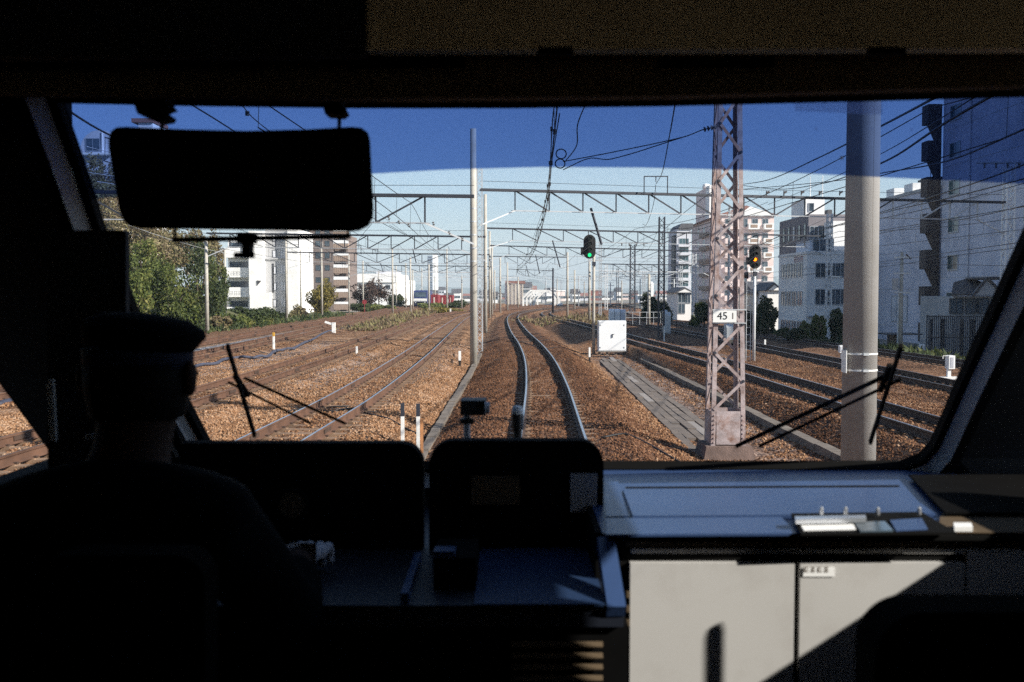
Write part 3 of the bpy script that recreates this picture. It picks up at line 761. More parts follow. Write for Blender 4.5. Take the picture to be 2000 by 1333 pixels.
# left-hand gantries
gantry('nearest gantry left of the tall bare-topped pole', at(926,384,41.2), at(60,374,41.2), 9, 1.12, SD, mid=None)
gantry('second gantry left of the tall pole, just under the sun visor', at(948,463,74), at(405,456,76), 12, 1.0, SD)
gantry('third gantry left of the tall pole, over the brown flats', at(956,498,107), at(560,493,107), 9, 1.0, SD)
gantry('fourth gantry left of the tall pole, above the blue locomotive', at(961,521,152), at(682,518,157), 8, 1.0, SD)
gantry('fifth pale gantry left of the tall pole, over the factory', at(966,533,200), at(709,530,200), 8, 1.0, M['steel_white'])
gantry('furthest gantry on the left, low behind the slate tower block', at(1012,543,255), at(793,541,255), 8, 1.0, M['steel_white'])
for i, (px, yt, d) in enumerate(((700,480,107),(733,513,107),(672,512,152),(717,518,152),(1281,345,53.5))):
    w = (.55 if i < 4 else 1.25)/2*(1.0); z0 = at(px, {107:497,152:521,53.5:379}[d], d).z-.02; p = at(px, yt, d); p.z = z0; h = at(px, yt if i in (0,4) else yt, d).z-z0
    hh_ = max(.55, min(h, .95)); b = MB()
    b.bar((-w,0,0),(-w,0,hh_),.05,.05); b.bar((w,0,0),(w,0,hh_),.05,.05); b.bar((-w-.02,0,hh_),(w+.02,0,hh_),.05,.05); b.cyl((0,0,hh_-.02),(0,0,hh_-.3),.03,.02,6)
    o = b.build('wire_bracket', SD); o.location = p
    tag(o, ['small square wire bracket left of the slate tower block, on the third left gantry','second small wire bracket on the third left gantry','wire bracket near the brown flats on the fourth left gantry',
            'wire bracket over the dark red tree on the fourth left gantry','large square wire bracket standing on the nearest right gantry'][i], 'wire bracket')
# slanting cantilever struts hanging from the right gantries
for i, (p, q) in enumerate(((at(1154,407,54.5), at(1175,478,54)), (at(1079,470,85), at(1094,523,85)), (at(1046,498,116), at(1054,535,116)), (at(1027,518,148), at(1033,540,148)), (at(806,486,107), at(813,515,107)), (at(743,513,152), at(748,531,152)))):
    b = MB(); b.bar((0,0,0), q-p, .10, .10); o = b.build('drop_strut', SD); o.location = p
    tag(o, ['dark slanting strut hanging just right above the green signal','slanting strut hanging from the second right gantry','slanting strut hanging from the third right gantry',
            'slanting strut hanging from the fourth right gantry','slanting strut hanging from the third left gantry','slanting strut hanging from the fourth left gantry'][i], 'drop strut')
# lattice masts
def lat(label, px, yt, yb, wpx, m, z=-.6, n=None, Y=None, group='lattice masts'):
    Y = Y or ydist(yb, z); p = at(px, yb, Y); p.z = z-.1; h = at(px, yt, Y).z-p.z; w = wpx/F*Y
    return lattice(label, p, w, h, m, n or max(8, int(h/(w*1.05))), wt=w*.92, group=group, body_w=max(.05, w*.16)), p, h
lat('thin lattice mast squeezed between the first two middle poles', 937, 330, 642, 10.5, M['galv'], Y=52)
lat('far right lattice mast with crossarm beside the grey tower block', 1963, 322, 700, 16.5, M['box_white'], Y=59, z=-1.2)  # white colour stands in for sunlight on this mast
lat('dark blue lattice mast standing left of the pink flats', 1291, 424, 662, 11, SD)
lat('lattice mast with a flat crossarm above the white equipment boxes', 1235, 478, 612, 9.5, M['steel_dark'])
lat('pale lattice mast seen through the riveted tower', 1427, 400, 668, 11, M['galv'], Y=60)
lat('lattice mast in front of the white office on the right', 1617, 418, 662, 9.5, M['steel_white'], Y=72, z=-1.2)
lat('slim lattice mast in front of the pink flats', 1355, 496, 632, 7, M['steel_white'], Y=110)
lat('faint lattice mast behind the green signal', 1184, 516, 604, 5, M['steel_white'], Y=185)
lat('slim far lattice mast just right of the green signal post', 1172, 470, 622, 4.5, M['galv'], Y=120)
lat('faint lattice mast far down the yard right of the dark post', 1096, 548, 602, 3.2, M['galv'], Y=235)
lat('faint lattice mast left of the crossarm mast', 1206, 525, 606, 4, M['steel_dark'], Y=190)
lat('small lattice mast right of the crossarm mast', 1257, 530, 622, 5, M['galv'], Y=125)
lat('small lattice mast behind the foot of the pink flats', 1330, 520, 610, 4.5, M['galv'], Y=160)
for i, (px, yt, Y) in enumerate(((1040,556,270),(1066,548,262),(1088,545,240),(1130,540,215),(1141,550,240),(1192,552,230),(1214,548,205),(1250,545,215),(1285,548,190),(1316,545,170))):
    p = at(px, 600, Y); p.z = -1.3; h = at(px, yt, Y).z+1.3; t = thing('yard_pole', f'thin distant pole, {ORD[i]} from the left among the far poles right of the portal frames', 'pole', p, 0, 'thin distant yard poles')
    b = MB(); b.cyl((0,0,0), (0,0,h), .15, .11, 8); b.build('shaft', M['galv' if i % 2 else 'concrete'], t)
    b = MB(); b.box(-.9,.9,-.05,.05,h-.8,h-.68); b.build('arm', M['galv'], t)
def crossarm(label, px, py, Y, w, n, m):
    p = at(px, py, Y); t = thing('crossarm', label, 'crossarm', p)
    b = MB(); b.bar((-w/2,0,0),(w/2,0,0),.09,.09); b.bar((-w/2,.3,0),(w/2,.3,0),.07,.07); b.build('beam', m, t)
    for k in range(n):
        x = -w/2+w*(k+.5)/n; b = MB(); b.cyl((x,-.05,-.03),(x,-.05,-.34),.07,.05,8); b.build('insulator', M['insul'], t)
crossarm('flat crossarm with insulators on the mast above the white boxes', 1236, 475, 105, 3.1, 4, SD)
crossarm('crossarm with insulators on top of the far right lattice mast', 1956, 318, 58.6, 2.7, 4, M['galv'])

# ------------------------------------------------------------------ wires
def wire(label, pts, r=.014, sag=0.0, group=None, m='wire', name='overhead_wire', cat='wire', seg=10):
    P = []
    pts = [Vector(p) for p in pts]; L_ = len(pts)
    for i in range(L_-1):
        p1, p2 = pts[i], pts[i+1]; l = (p2-p1).length
        d1 = ((p2-pts[i-1])/max((p2-pts[i-1]).length, .01) if i else (p2-p1)/l)*l; d2 = ((pts[i+2]-p1)/(pts[i+2]-p1).length if i+2 < L_ else (p2-p1)/l)*l
        for k in range(seg):
            t = k/seg; c = p1*(2*t**3-3*t*t+1)+d1*(t**3-2*t*t+t)+p2*(3*t*t-2*t**3)+d2*(t**3-t*t)
            if L_ == 2: c.z -= sag*4*t*(1-t)
            P.append(c)
    P.append(pts[-1]); b = MB(); b.tube(P, r, 6); o = b.build(name, M[m], smooth=True)
    tag(o, label, cat, group); return o
fo = TRK['own'][0]
coff = lambda y: float(np.interp(y, [20,36,50,62,75,90,110,130,300], [0,.06,.35,.78,1.0,1.05,.6,.2,0]))
ct = [(float(fo(y))+coff(y), y, 5.15) for y in list(range(7, 60, 4))+list(range(60, 280, 10))]
sup = [20.6, 54, 86, 117, 148, 190, 230, 270]
t = thing('catenary', 'contact wire and messenger wire with droppers over the running track', 'overhead line', (ct[0][0], ct[0][1], 5.15)); o0 = Vector(t.location)
b = MB(); b.tube([Vector(c)-o0 for c in ct], .0125, 6); b.build('contact_wire', M['wire'], t)
ms = []; drops = MB(); ys_ = [7]+[y*1.0 for y in range(8, 270, 2)]
def mz(y):
    s0 = [-14]+sup
    for a_, b_ in zip(s0[:-1], s0[1:]):
        if a_ <= y <= b_:
            t_ = (y-a_)/(b_-a_); return 5.98-.45*4*t_*(1-t_)
    return 5.9
for y in ys_: ms.append(Vector((float(fo(y))+coff(y)+.02, y, mz(y)))-o0)
b = MB(); b.tube(ms, .012, 6); b.build('messenger_wire', M['wire'], t)
k = 0
for y in range(9, 200, 4):
    k += 1; x = float(fo(y))+coff(y)-.02; b = MB(); b.cyl(Vector((x+.03, y, 5.15))-o0, Vector((x+.02, y, mz(y)))-o0, .006, .006, 5)
    for zz in (5.2, mz(y)-.05): b.cyl(Vector((x+.03, y, zz))-o0, Vector((x+.03, y, zz+.09))-o0, .028, .028, 6)
    b.build('dropper', M['wire'], t)
def line_wires(key, label, zc, y0, y1, sups, off=0.0):
    f = TRK[key][0]; p0 = Vector((float(f(y0)), y0, zc)); t = thing('catenary', label, 'overhead line', p0)
    ys2 = [y0+k*3.0 for k in range(int((y1-y0)/3)+1)]
    def mz2(y):
        for a_, b_ in zip(sups[:-1], sups[1:]):
            if a_ <= y <= b_: q = (y-a_)/(b_-a_); return zc+1.05-.6*4*q*(1-q)
        return zc+.9
    x2 = lambda y: float(f(y))+off+.15*math.sin(y*.08)
    b = MB(); b.tube([Vector((x2(y), y, zc))-p0 for y in ys2], .0115, 5); b.build('contact_wire', M['wire'], t)
    b = MB(); b.tube([Vector((x2(y)+.02, y, mz2(y)))-p0 for y in ys2], .0115, 5); b.build('messenger_wire', M['wire'], t)
    dr = MB()
    for y in ys2[::2]: dr.cyl(Vector((x2(y), y, zc))-p0, Vector((x2(y)+.02, y, mz2(y)))-p0, .006, .006, 4)
    dr.build('droppers', M['wire'], t, kind='stuff')
LS = [-10, 41, 74, 107, 152, 200, 260]; RS_ = [-10, 20, 55, 88, 116, 148, 200, 260]
line_wires('l1', 'overhead line hanging above the brown track next left of the running track', 5.15, 16, 230, LS)
line_wires('l2', 'overhead line hanging above the rusty track right of the hose', 5.15, 20, 230, LS)
line_wires('l3', 'overhead line hanging above the rusty track left of the hose', 5.15, 28, 225, LS)
line_wires('l4', 'overhead line hanging above the outermost left track', 5.15, 34, 225, LS)
line_wires('r1', 'overhead line hanging above the track behind the riveted tower', 5.15, 17, 230, RS_)
line_wires('r2', 'overhead line hanging above the track beyond the amber signal', 4.9, 26, 200, RS_)
line_wires('r3', 'overhead line hanging above the furthest right track', 4.9, 34, 190, RS_)
# the looped feeders and pull-offs at the first support
cpt = Vector((1.02, 20.6, 5.2))
def ring(label, c, r, rr):
    P = [Vector((c[0]+r*math.cos(a), c[1]+.05*math.sin(a), c[2]+r*math.sin(a))) for a in np.linspace(0, 2*math.pi, 19)]
    b = MB(); b.tube(P, rr, 6); o = b.build('feeder_loop', M['wire'], smooth=True); tag(o, label, 'wire loop')
ring('upper black feeder loop round the overhead wire', at(1096,301,20.6), .105, .013)
ring('lower black feeder loop round the overhead wire', at(1094,320,20.6), .10, .013)
pin = at(1384,252,18.9)
insulator('grey strain insulator chain on the left of the riveted tower', at(1372,254,18.95), at(1402,247,18.9))
wire('upper pull-off wire from the feeder loops to the riveted tower', [at(1100,316,20.6), at(1200,297,19.8), at(1335,268,19), at(1372,254,18.95)], .010)
wire('lower kinked pull-off wire from the feeder loops to the riveted tower', [at(1100,332,20.6), at(1150,310,20.2), at(1194,311,19.8), at(1335,268,19.05)], .010)
wire('slack jumper wire dropping right of the feeder loops', [at(1145,200,17), at(1128,245,18.2), at(1126,285,19.3), at(1102,318,20.5)], .011)
wire('thin wire running just left of the catenary', [at(1093,222,16), at(1079,308,24), at(1068,385,40), at(1040,470,80)], .010, seg=4)
wire('steep black feeder wire falling towards the square bracket', [at(1320,195,22), at(1309,258,28), at(1293,338,43), at(1281,360,53.5)], .017)
wire('feeder wire hanging from the square bracket down to the yard', [at(1281,362,53.5), at(1276,400,60), at(1262,440,72), at(1255,438,75)], .016)
RW = [([at(1832,188,14), at(1730,242,20), at(1600,308,32), at(1500,352,48), at(1440,362,58)], .020, 'black cable from the window top right down to behind the riveted tower'),
      ([at(1950,180,14), at(1850,238,17), at(1740,310,25), at(1660,343,36), at(1600,360,48), at(1520,370,60), at(1430,360,75)], .023, 'thick black cable crossing the balcony brackets of the grey block'),
      ([at(1920,180,16), at(1730,296,30), at(1600,360,45), at(1500,400,62)], .012, 'thin wire beside the thick cable over the grey block'),
      ([at(2030,240,15), at(1850,315,23), at(1730,337,32), at(1620,355,44), at(1430,372,62)], .018, 'black cable across the grey block above the tint edge'),
      ([at(2030,310,18), at(1940,345,22), at(1860,372,28), at(1730,412,42), at(1600,450,60)], .018, 'cable across the grey block with small clamps'),
      ([at(2030,342,18), at(1850,388,26), at(1730,415,36), at(1580,458,56), at(1480,490,80)], .015, 'cable just above the nearest gantry at the right'),
      ([at(2030,395,20), at(1900,425,28), at(1740,452,40), at(1600,480,58)], .011, 'thin wire sloping past the gantry knee at the right'),
      ([at(2020,470,30), at(1850,494,40), at(1735,510,50), at(1480,535,80)], .012, 'pale span wire below the gantry at the right'),
      ([at(2020,480,30), at(1850,502,40), at(1735,520,50), at(1480,545,82)], .012, 'second span wire below the gantry at the right'),
      ([at(1980,520,34), at(1800,516,44), at(1730,515,50), at(1560,540,70)], .010, 'low wire at the head of the utility pole'),
      ([at(1405,365,50), at(1350,405,60), at(1300,446,71)], .017, 'drooping wire from behind the riveted tower to the dark blue mast'),
      ([at(1402,430,55), at(1350,445,64), at(1300,450,71), at(1240,475,100)], .014, 'drooping wire across the front of the pink flats'),
      ([at(1291,440,71), at(1262,492,90), at(1236,500,105)], .014, 'wire from the dark blue mast to the crossarm mast'),
      ([at(1500,395,60), at(1400,440,80), at(1320,500,110), at(1240,530,160), at(1150,545,230)], .012, 'long thin wire falling past the pink flats'),
      ([at(1620,425,72), at(1500,475,95), at(1400,500,125), at(1300,525,170)], .012, 'wire from the office lattice mast to the far yard'),
      ([at(1210,480,105), at(1180,505,140), at(1160,525,180)], .012, 'wire sagging left from the crossarm mast'),
      ([at(1262,480,105), at(1230,505,130), at(1205,525,170)], .012, 'wire sagging behind the crossarm mast'),
      ([at(1075,378,52), at(1060,440,74), at(1040,490,110), at(1015,530,170)], .010, 'thin wire falling left of the catenary from the nearest gantry')]
for P_, r, lab in RW: wire(lab, P_, r, sag=.1, seg=6)
LW = [([at(100,195,9), at(210,262,13), at(400,350,24), at(560,420,45), at(700,480,90)], .012, 'dark wire in the top left corner of the windscreen'),
      ([at(350,190,13), at(450,252,18), at(640,375,32), at(735,430,41), at(830,480,74), at(900,525,130)], .012, 'dark wire coming out from behind the sun visor on the right'),
      ([at(462,193,14), at(505,240,18), at(650,350,32), at(810,470,80), at(880,520,150)], .009, 'thin wire with a small bead above the sun visor'),
      ([at(170,287,30), at(260,310,34), at(400,360,50), at(600,450,90)], .010, 'pale wire over the domed house on the hill'),
      ([at(160,335,28), at(260,352,34), at(500,410,60), at(680,470,107)], .010, 'pale wire below the domed house on the hill'),
      ([at(190,355,24), at(230,362,26), at(480,430,60), at(640,480,107)], .009, 'lower pale wire in front of the hillside'),
      ([at(250,440,40), at(340,470,55), at(440,495,76), at(560,512,107)], .011, 'thin pale wire across the shrubs on the hillside'),
      ([at(730,432,41), at(700,478,60), at(735,510,90), at(760,530,130)], .010, 'slack wire at the right edge of the sun visor'),
      ([at(760,440,45), at(830,480,74), at(880,512,107), at(930,545,170)], .009, 'thin wire left of the tall pole')]
for P_, r, lab in LW: wire(lab, P_, r, sag=.08, seg=6, m='wire' if 'pale' not in lab else 'galv')
b = MB(); p = at(483,222,16.3); b.cyl(p-Vector((0,0,.035)), p+Vector((0,0,.035)), .035, .035, 10); tag(b.build('wire_bead', M['wire']), 'small dark bead clamped on the wire above the sun visor', 'clamp')
for i, (px, py, Y) in enumerate(((845,437,41),(876,455,41),(902,468,41),(758,426,41),(778,434,41),(797,440,41))):
    insulator(f'small dark insulator, {ORD[i]} of those hanging below the nearest left gantry', at(px,py-4,Y), at(px+3,py+5,Y), 2, .06)['group'] = 'insulators under the left gantry'
for i, px in enumerate((1497,1531,1565,1600,1640)):
    p = at(px, 378, 55.5); b = MB(); b.cyl((0,0,-.12),(0,0,.14),.04,.03,8); b.cyl((0,0,.02),(.16,0,.1),.06,.05,8); o = b.build('insulator', M['insul']); o.location = p
    tag(o, f'dark pin insulator, {ORD[i]} from the left on the gantry right of the riveted tower', 'insulator', 'pin insulators on the right gantry')

# ------------------------------------------------------------------ signals
def stadium(w, h, n=10):
    r = w/2; P = []
    for k in range(n+1): a = math.pi*k/n; P.append((r*math.cos(a), h/2-r+r*math.sin(a)))
    for k in range(n+1): a = math.pi+math.pi*k/n; P.append((r*math.cos(a), -h/2+r+r*math.sin(a)))
    return P
M['lens'] = mat('dark_lens', (0.02,0.03,0.03), 0.15)
M['green_on'] = emit('green_lamp', (0.01,0.55,0.16), 1.5); M['amber_on'] = emit('amber_lamp', (1.0,0.19,0.002), 2.4)
def signal(label, px, yc, wpx, hpx, Y, postpx, zb, lit, mlit, ladder, nl=4, box=True):
    c = at(px, yc, Y); w = wpx/F*Y; h = hpx/F*Y
    t = thing('railway_signal', label, 'railway signal', (at(postpx, yc, Y).x, Y, zb)); o = Vector(t.location); c -= o
    b = MB(); b.cyl((0,.02,-.1),(0,.02,c.z+.3),.075,.07,14); b.build('post', M['concrete'] if not ladder else M['steel_white'], t, smooth=True)
    P = stadium(w, h); b = MB(); fr = [Vector((c.x+x, c.y-.16, c.z+z)) for x, z in P]; b.prism(fr, [v+Vector((0,.03,0)) for v in fr]); bb = b.build('backboard', M['black'], t)
    b = MB(); b.box(c.x-w*.28, c.x+w*.28, c.y-.13, c.y+.05, c.z-h*.42, c.z+h*.42); b.build('lamp_housing', M['black'], t)
    for k in range(nl):
        zz = c.z+h*.34-k*h*.68/(nl-1); r = w*.15
        b = MB(); b.cyl((c.x,c.y-.16,zz),(c.x,c.y-.185,zz),r,r*.95,14); ln = b.build('lamp', mlit if k == lit else M['lens'], t, label=('lit lamp' if k == lit else None))
        b = MB(); A = []; B2 = []
        for q in range(9):
            a = R(-20)+R(220)*q/8; A.append(Vector((c.x+r*1.15*math.cos(a), c.y-.16, zz+r*1.15*math.sin(a)))); B2.append(A[-1]+Vector((0,-.26,-.02)))
        b.strip(A, B2); b.build('hood', M['black'], ln)
    if box:
        b = MB(); b.box(c.x-w*.72,c.x-w*.46,c.y-.2,c.y-.05,c.z-h*.33,c.z-h*.02); b.box(c.x-w*.66,c.x-w*.5,c.y-.207,c.y-.199,c.z-h*.24,c.z-h*.2); b.build('side_box', M['black'], t)
    b = MB(); b.bar((c.x-w*.1,0,c.z-h*.56),(w*.75,0,c.z-h*.56),.06,.06); b.bar((c.x,-.1,c.z-h*.5),(c.x,-.1,c.z-h*.62),.12,.12); b.build('bracket', M['galv'], t)
    b = MB(); b.box(-.09,.09,-.12,.02,c.z-h*.78,c.z-h*.62); b.build('junction_box', M['steel_dark'], t)
    if ladder:
        for s in (-.34, -.14): b = MB(); b.bar((s,.1,-.1),(s,.1,c.z-h*.5),.025,.04); b.build('ladder_rail', M['galv'], t)
        z = .3
        while z < c.z-h*.6: b = MB(); b.bar((-.34,.1,z),(-.14,.1,z),.022,.022); b.build('rung', M['galv'], t); z += .34
    return t
signal('signal on a concrete post showing a green lamp beside the white cabinet', 1151, 482.5, 23.5, 47, 51, 1160, -.7, 3, M['green_on'], False)
signal('signal on a white laddered post showing an amber lamp right of the tower', 1473, 502, 23, 47, 46, 1474.5, -.7, 2, M['amber_on'], True)
b = MB(); p = at(1456,538,45.8); b.cyl(p-Vector((.12,.1,0)), p+Vector((.1,-.15,0)), .11, .16, 12); tag(b.build('telephone_horn', M['black']), 'small black hood hanging under the amber signal', 'signal horn')

# ------------------------------------------------------------------ trackside boxes
ZG = -.6
Y = 50.5; x0, x1 = at(1169,660,Y).x, at(1223,660,Y).x; zb, zt = at(1190,686,Y).z, at(1190,627,Y).z
t = thing('relay_cabinet', 'large white trackside cabinet on a low stand beside the concrete signal post', 'cabinet', ((x0+x1)/2, Y, ZG))
w = (x1-x0)/2
b = MB(); b.box(-w,w,0,.75,zb-ZG,zt-ZG); b.build('body', M['box_white'], t)
b = MB(); b.box(-w+.03,w-.03,-.018,-.003,zb-ZG+.04,zt-ZG-.04); b.build('door', M['box_white'], t)
b = MB(); b.box(-.018,.018,-.06,-.019,.90,1.08); b.box(.0181,.085,-.06,-.045,1.045,1.08); b.build('handle', M['steel_dark'], t)
for s in (-1, 1):
    for zz in (zb-ZG+.15, zt-ZG-.25): b = MB(); b.box(s*(w-.1)-.03,s*(w-.1)+.03,-.035,-.018,zz,zz+.07); b.build('hinge', M['galv'], t)
for x in (-w+.06, -.25, .2, w-.06): b = MB(); b.box(x-.05,x+.05,.02,.3,-.1,zb-ZG-.06); b.build('leg', M['conc_grey'], t)
b = MB(); b.box(-w-.08,w+.08,-.05,.8,zb-ZG-.06,zb-ZG-.003); b.build('base_slab', M['conc_grey'], t)
# grey curved cabinets behind
def curved_box(label, px0, px1, yt, yb, Y, m):
    a, c = at(px0,yt,Y), at(px1,yb,Y); t = thing('equipment_box', label, 'equipment box', ((a.x+c.x)/2, Y, c.z)); w = (c.x-a.x)/2; h = a.z-c.z
    P = [(0,0),(0,h*.82),(.12,h*.94),(.3,h),(.75,h),(.75,0)]
    b = MB(); b.prism([Vector((-w,y,z)) for y, z in P], [Vector((w,y,z)) for y, z in P]); b.build('body', m, t)
    b = MB(); b.box(-w*.86,w*.86,-.014,-.002,h*.08,h*.78); b.build('door', m, t)
    b = MB(); b.box(-w*1.1,w*1.1,-.05,.8,-.25,-.003); b.build('plinth', M['conc_grey'], t)
curved_box('left one of the pale rounded equipment boxes behind the white cabinet', 1190,1200,604,634,88,M['box_white'])
curved_box('middle one of the pale rounded equipment boxes behind the white cabinet', 1201,1211,604,634,88,M['box_white'])
curved_box('right one of the pale rounded equipment boxes behind the white cabinet', 1212,1222,605,634,88,M['wall_cool'])
curved_box('grey rounded equipment box hidden behind the dark blue lattice mast', 1297,1304,606,650,73,M['galv'])
curved_box('second grey rounded equipment box right of the dark blue lattice mast', 1304,1310,610,652,75,M['galv'])
curved_box('grey box at the foot of the mast seen through the riveted tower', 1419,1433,634,664,58,M['galv'])
def railing(label, pts, h, m, n):
    t = thing('railing', label, 'railing', pts[0]); o = Vector(pts[0])
    for f_ in (1.0, .55):
        b = MB(); b.tube([Vector(p)-o+Vector((0,0,h*f_)) for p in pts], .025, 6); b.build('rail_bar', m, t)
    for k in range(n):
        s = k/(n-1)*(len(pts)-1); i = min(int(s), len(pts)-2); c = Vector(pts[i]).lerp(Vector(pts[i+1]), s-i)-o
        b = MB(); b.cyl(c, c+Vector((0,0,h)), .025, .025, 6); b.build('post', m, t)
M['rail_brown'] = mat('brown_railing', (0.10,0.06,0.045), 0.7)
railing('brown railing along the drain right of the running track', [gr(1054,642,-.7), gr(1100,642,-.7)], 1.0, M['rail_brown'], 5)
railing('brown railing crossing the yard beyond the white cabinet', [gr(1224,652,-.7), gr(1300,652,-.7), gr(1330,655,-.7)], 1.15, M['rail_brown'], 8)
railing('grey railing behind the white equipment boxes', [at(1222,634,90), at(1290,634,90)], 1.1, M['galv'], 6)
railing('dark railing at the foot of the second middle pole', [gr(952,636,-.6), gr(968,636,-.6)], 1.0, M['rail_brown'], 3)
# stakes and markers
def stake(label, px, yb, h, w, m, z=-.5, m2=None, f2=0, low=False, wd=None):
    p = gr(px, yb, z); t = thing('marker_post', label, 'marker post', (p.x, p.y, p.z-.05)); wd = wd or w
    if m2:
        b = MB(); b.box(-w/2,w/2,-wd/2,wd/2,0,.05+h*(1-f2)); b.build('post', m, t)
        b = MB(); b.box(-w/2-.003,w/2+.003,-wd/2-.003,wd/2+.003,.05+h*(1-f2)+.002,.05+h); b.build('cap', m2, t)
    else:
        b = MB(); b.box(-w/2,w/2,-wd/2,wd/2,0,.05+h); b.build('post', m, t)
MW, MK = M['white'], M['black']
stake('left one of the two white stakes beside the near cable trough', 786.5, 878, .88, .062, MW, -.45, M['steel_dark'], .28)
stake('right one of the two white stakes beside the near cable trough', 817, 890, .95, .062, MW, -.45, M['steel_dark'], .24)
stake('short orange wooden stake leaning by the white stakes', 824, 890, .68, .05, M['wood'], -.45, wd=.03)
stake('short white post with black foot between the two left tracks', 697, 702, .58, .075, MK, -.45, MW, .62)
stake('white post with yellow tip beside the hose', 535, 691, 1.05, .09, MW, -.45, M['yellow'], .18)
stake('white post with black foot left of the tall bare-topped pole', 898, 716, .62, .09, MK, -.4, MW, .62)
stake('small white post with black foot left of the white cabinet', 1151.5, 706, .62, .075, MK, -.5, MW, .7)
stake('thin white stake in front of the grey railing', 1297, 666, .95, .07, MW, -.55)
stake('small white stake between the two far right tracks', 1494, 676, .35, .09, MW, -.4)
stake('small white marker at the bend of the left tracks', 880, 614, .8, .2, MW, -.4)
for i, (px, yb) in enumerate(((882.5,716),(886,704),(892,688),(897,681),(900,673))):
    stake(f'short rusty peg, {ORD[i]} from the front left of the tall bare-topped pole', px, yb, .30, .085, M['rail_dark'], -.4)
p = gr(652, 657, -.5)
t = thing('point_indicator', 'white post with a white arm beside the far left track', 'track indicator', p)
b = MB(); b.box(-.12,.12,-.1,.1,-.05,.98); b.build('post', MW, t)
b = MB(); b.bar((-.1,0,.85),(-.62,0,1.02),.16,.14); b.build('arm', MW, t)
def trackbox(label, px, yt, yb, wpx, z, Y=None):
    Y = Y or ydist(yb, z); p = at(px, yb, Y); h = at(px, yt, Y).z-p.z; w = wpx/F*Y/2
    t = thing('signal_box', label, 'trackside box', p)
    b = MB(); b.box(-w,w,-.1,.15,h*.35,h); b.build('body', M['box_white'], t)
    b = MB(); b.cyl((0,.02,-.1),(0,.02,h*.35-.003),.045,.045,8); b.build('leg', M['galv'], t)
    b = MB(); b.box(-w*.8,w*.8,-.115,-.103,h*.45,h*.9); b.build('door', M['wall_cool'], t)
trackbox('small white box on a leg left of the thick right pole', 1643, 675, 697, 8, -.45)
trackbox('small white box on a leg in front of the grey block wall', 1800, 673, 690, 8, -.9)
p = gr(1856, 738, -.5)
t = thing('impedance_box', 'white louvred trackside box on a flat white foot at the far right', 'trackside box', p)
b = MB(); b.box(-.11,.11,-.12,.2,.32,.80); b.build('body', M['box_white'], t)
for k in range(3): b = MB(); b.box(-.045+k*.045-.012,-.045+k*.045+.012,-.132,-.122,.37,.74); b.build('louvre', M['wall_cool'], t)
b = MB(); b.bar((-.30,-.05,.79),(-.112,-.05,.79),.02,.02); b.bar((-.30,-.05,.79),(-.30,-.05,.68),.02,.02); b.build('arm', M['white'], t)
b = MB(); b.box(-.42,.28,-.12,.14,-.05,.03); b.box(-.12,.0,-.06,.06,.031,.318); b.build('foot', M['white'], t)
# hose along the left yard
hp = [(-90,800),(0,791),(50,779),(200,752),(370,719),(420,710),(455,699),(492,699),(520,697),(545,684),(570,682),(600,668),(640,648),(695,637)]
P = [gr(x, y, -.2)+Vector((0,0,.02)) for x, y in hp]
PP = []
for i in range(len(P)-1):
    for k in range(6):
        c = P[i].lerp(P[i+1], k/6); c.z += .03*math.sin(i*6+k); c.y += .12*math.sin((i*6+k)*1.7)+.06*math.sin((i*6+k)*.7); PP.append(c)
b = MB(); b.tube(PP, .06, 10); b.tube([c+Vector((.02,.10,-.02)) for c in PP], .035, 8); tag(b.build('hose', M['hose'], smooth=True), 'thick bluish black hose snaking over the ballast in the left yard', 'hose')
def cable(label, pts, r=.018, m='black'):
    P = []
    for i in range(len(pts)-1):
        a, c = Vector(pts[i]), Vector(pts[i+1])
        for k in range(5): P.append(a.lerp(c, k/5))
    P.append(Vector(pts[-1]))
    for c in P: c.z = float(H(c.x, c.y))+.03
    for i in range(1, len(P)-1): P[i] = (P[i-1]+P[i]*2+P[i+1])/4
    b = MB(); b.tube(P, r, 6); tag(b.build('cable_shadow_line', M[m], smooth=True), label, 'cable')  # serves real cables and wire shadows laid as dark tubes
def gz(px, py, z=-.25): return gr(px, py, z)
cable('black tube for a wire shadow across the near left track by the joint', [gz(560,812), gz(600,803), gz(650,812), gz(690,803), gz(735,820), gz(790,832), gz(850,836)], .022)  # overhead wire shadow, modelled as a thin black tube on the ballast
cable('black tube for a wire shadow across the near left track further back', [gz(590,799), gz(640,802), gz(680,801)], .02)  # another wire shadow laid down as a black tube
cable('black cable crossing the running track and running up to the white cabinet', [gz(990,671), gz(1020,672), gz(1060,686), gz(1095,683), gz(1130,690), gz(1155,697)], .02)
cable('thin black cable crossing under the running track by the tall pole', [gz(930,663), gz(985,667), gz(1010,671), gz(1050,670), gz(1085,667), gz(1110,672)], .017)
cable('black cable bowing over the ballast below the tall pole', [gz(1175,866), gz(1220,863), gz(1270,868), gz(1320,885), gz(1368,900)], .02)
cable('black cable beside the left yard track with slack loops', [gz(500,672), gz(520,678), gz(540,690)], .02)
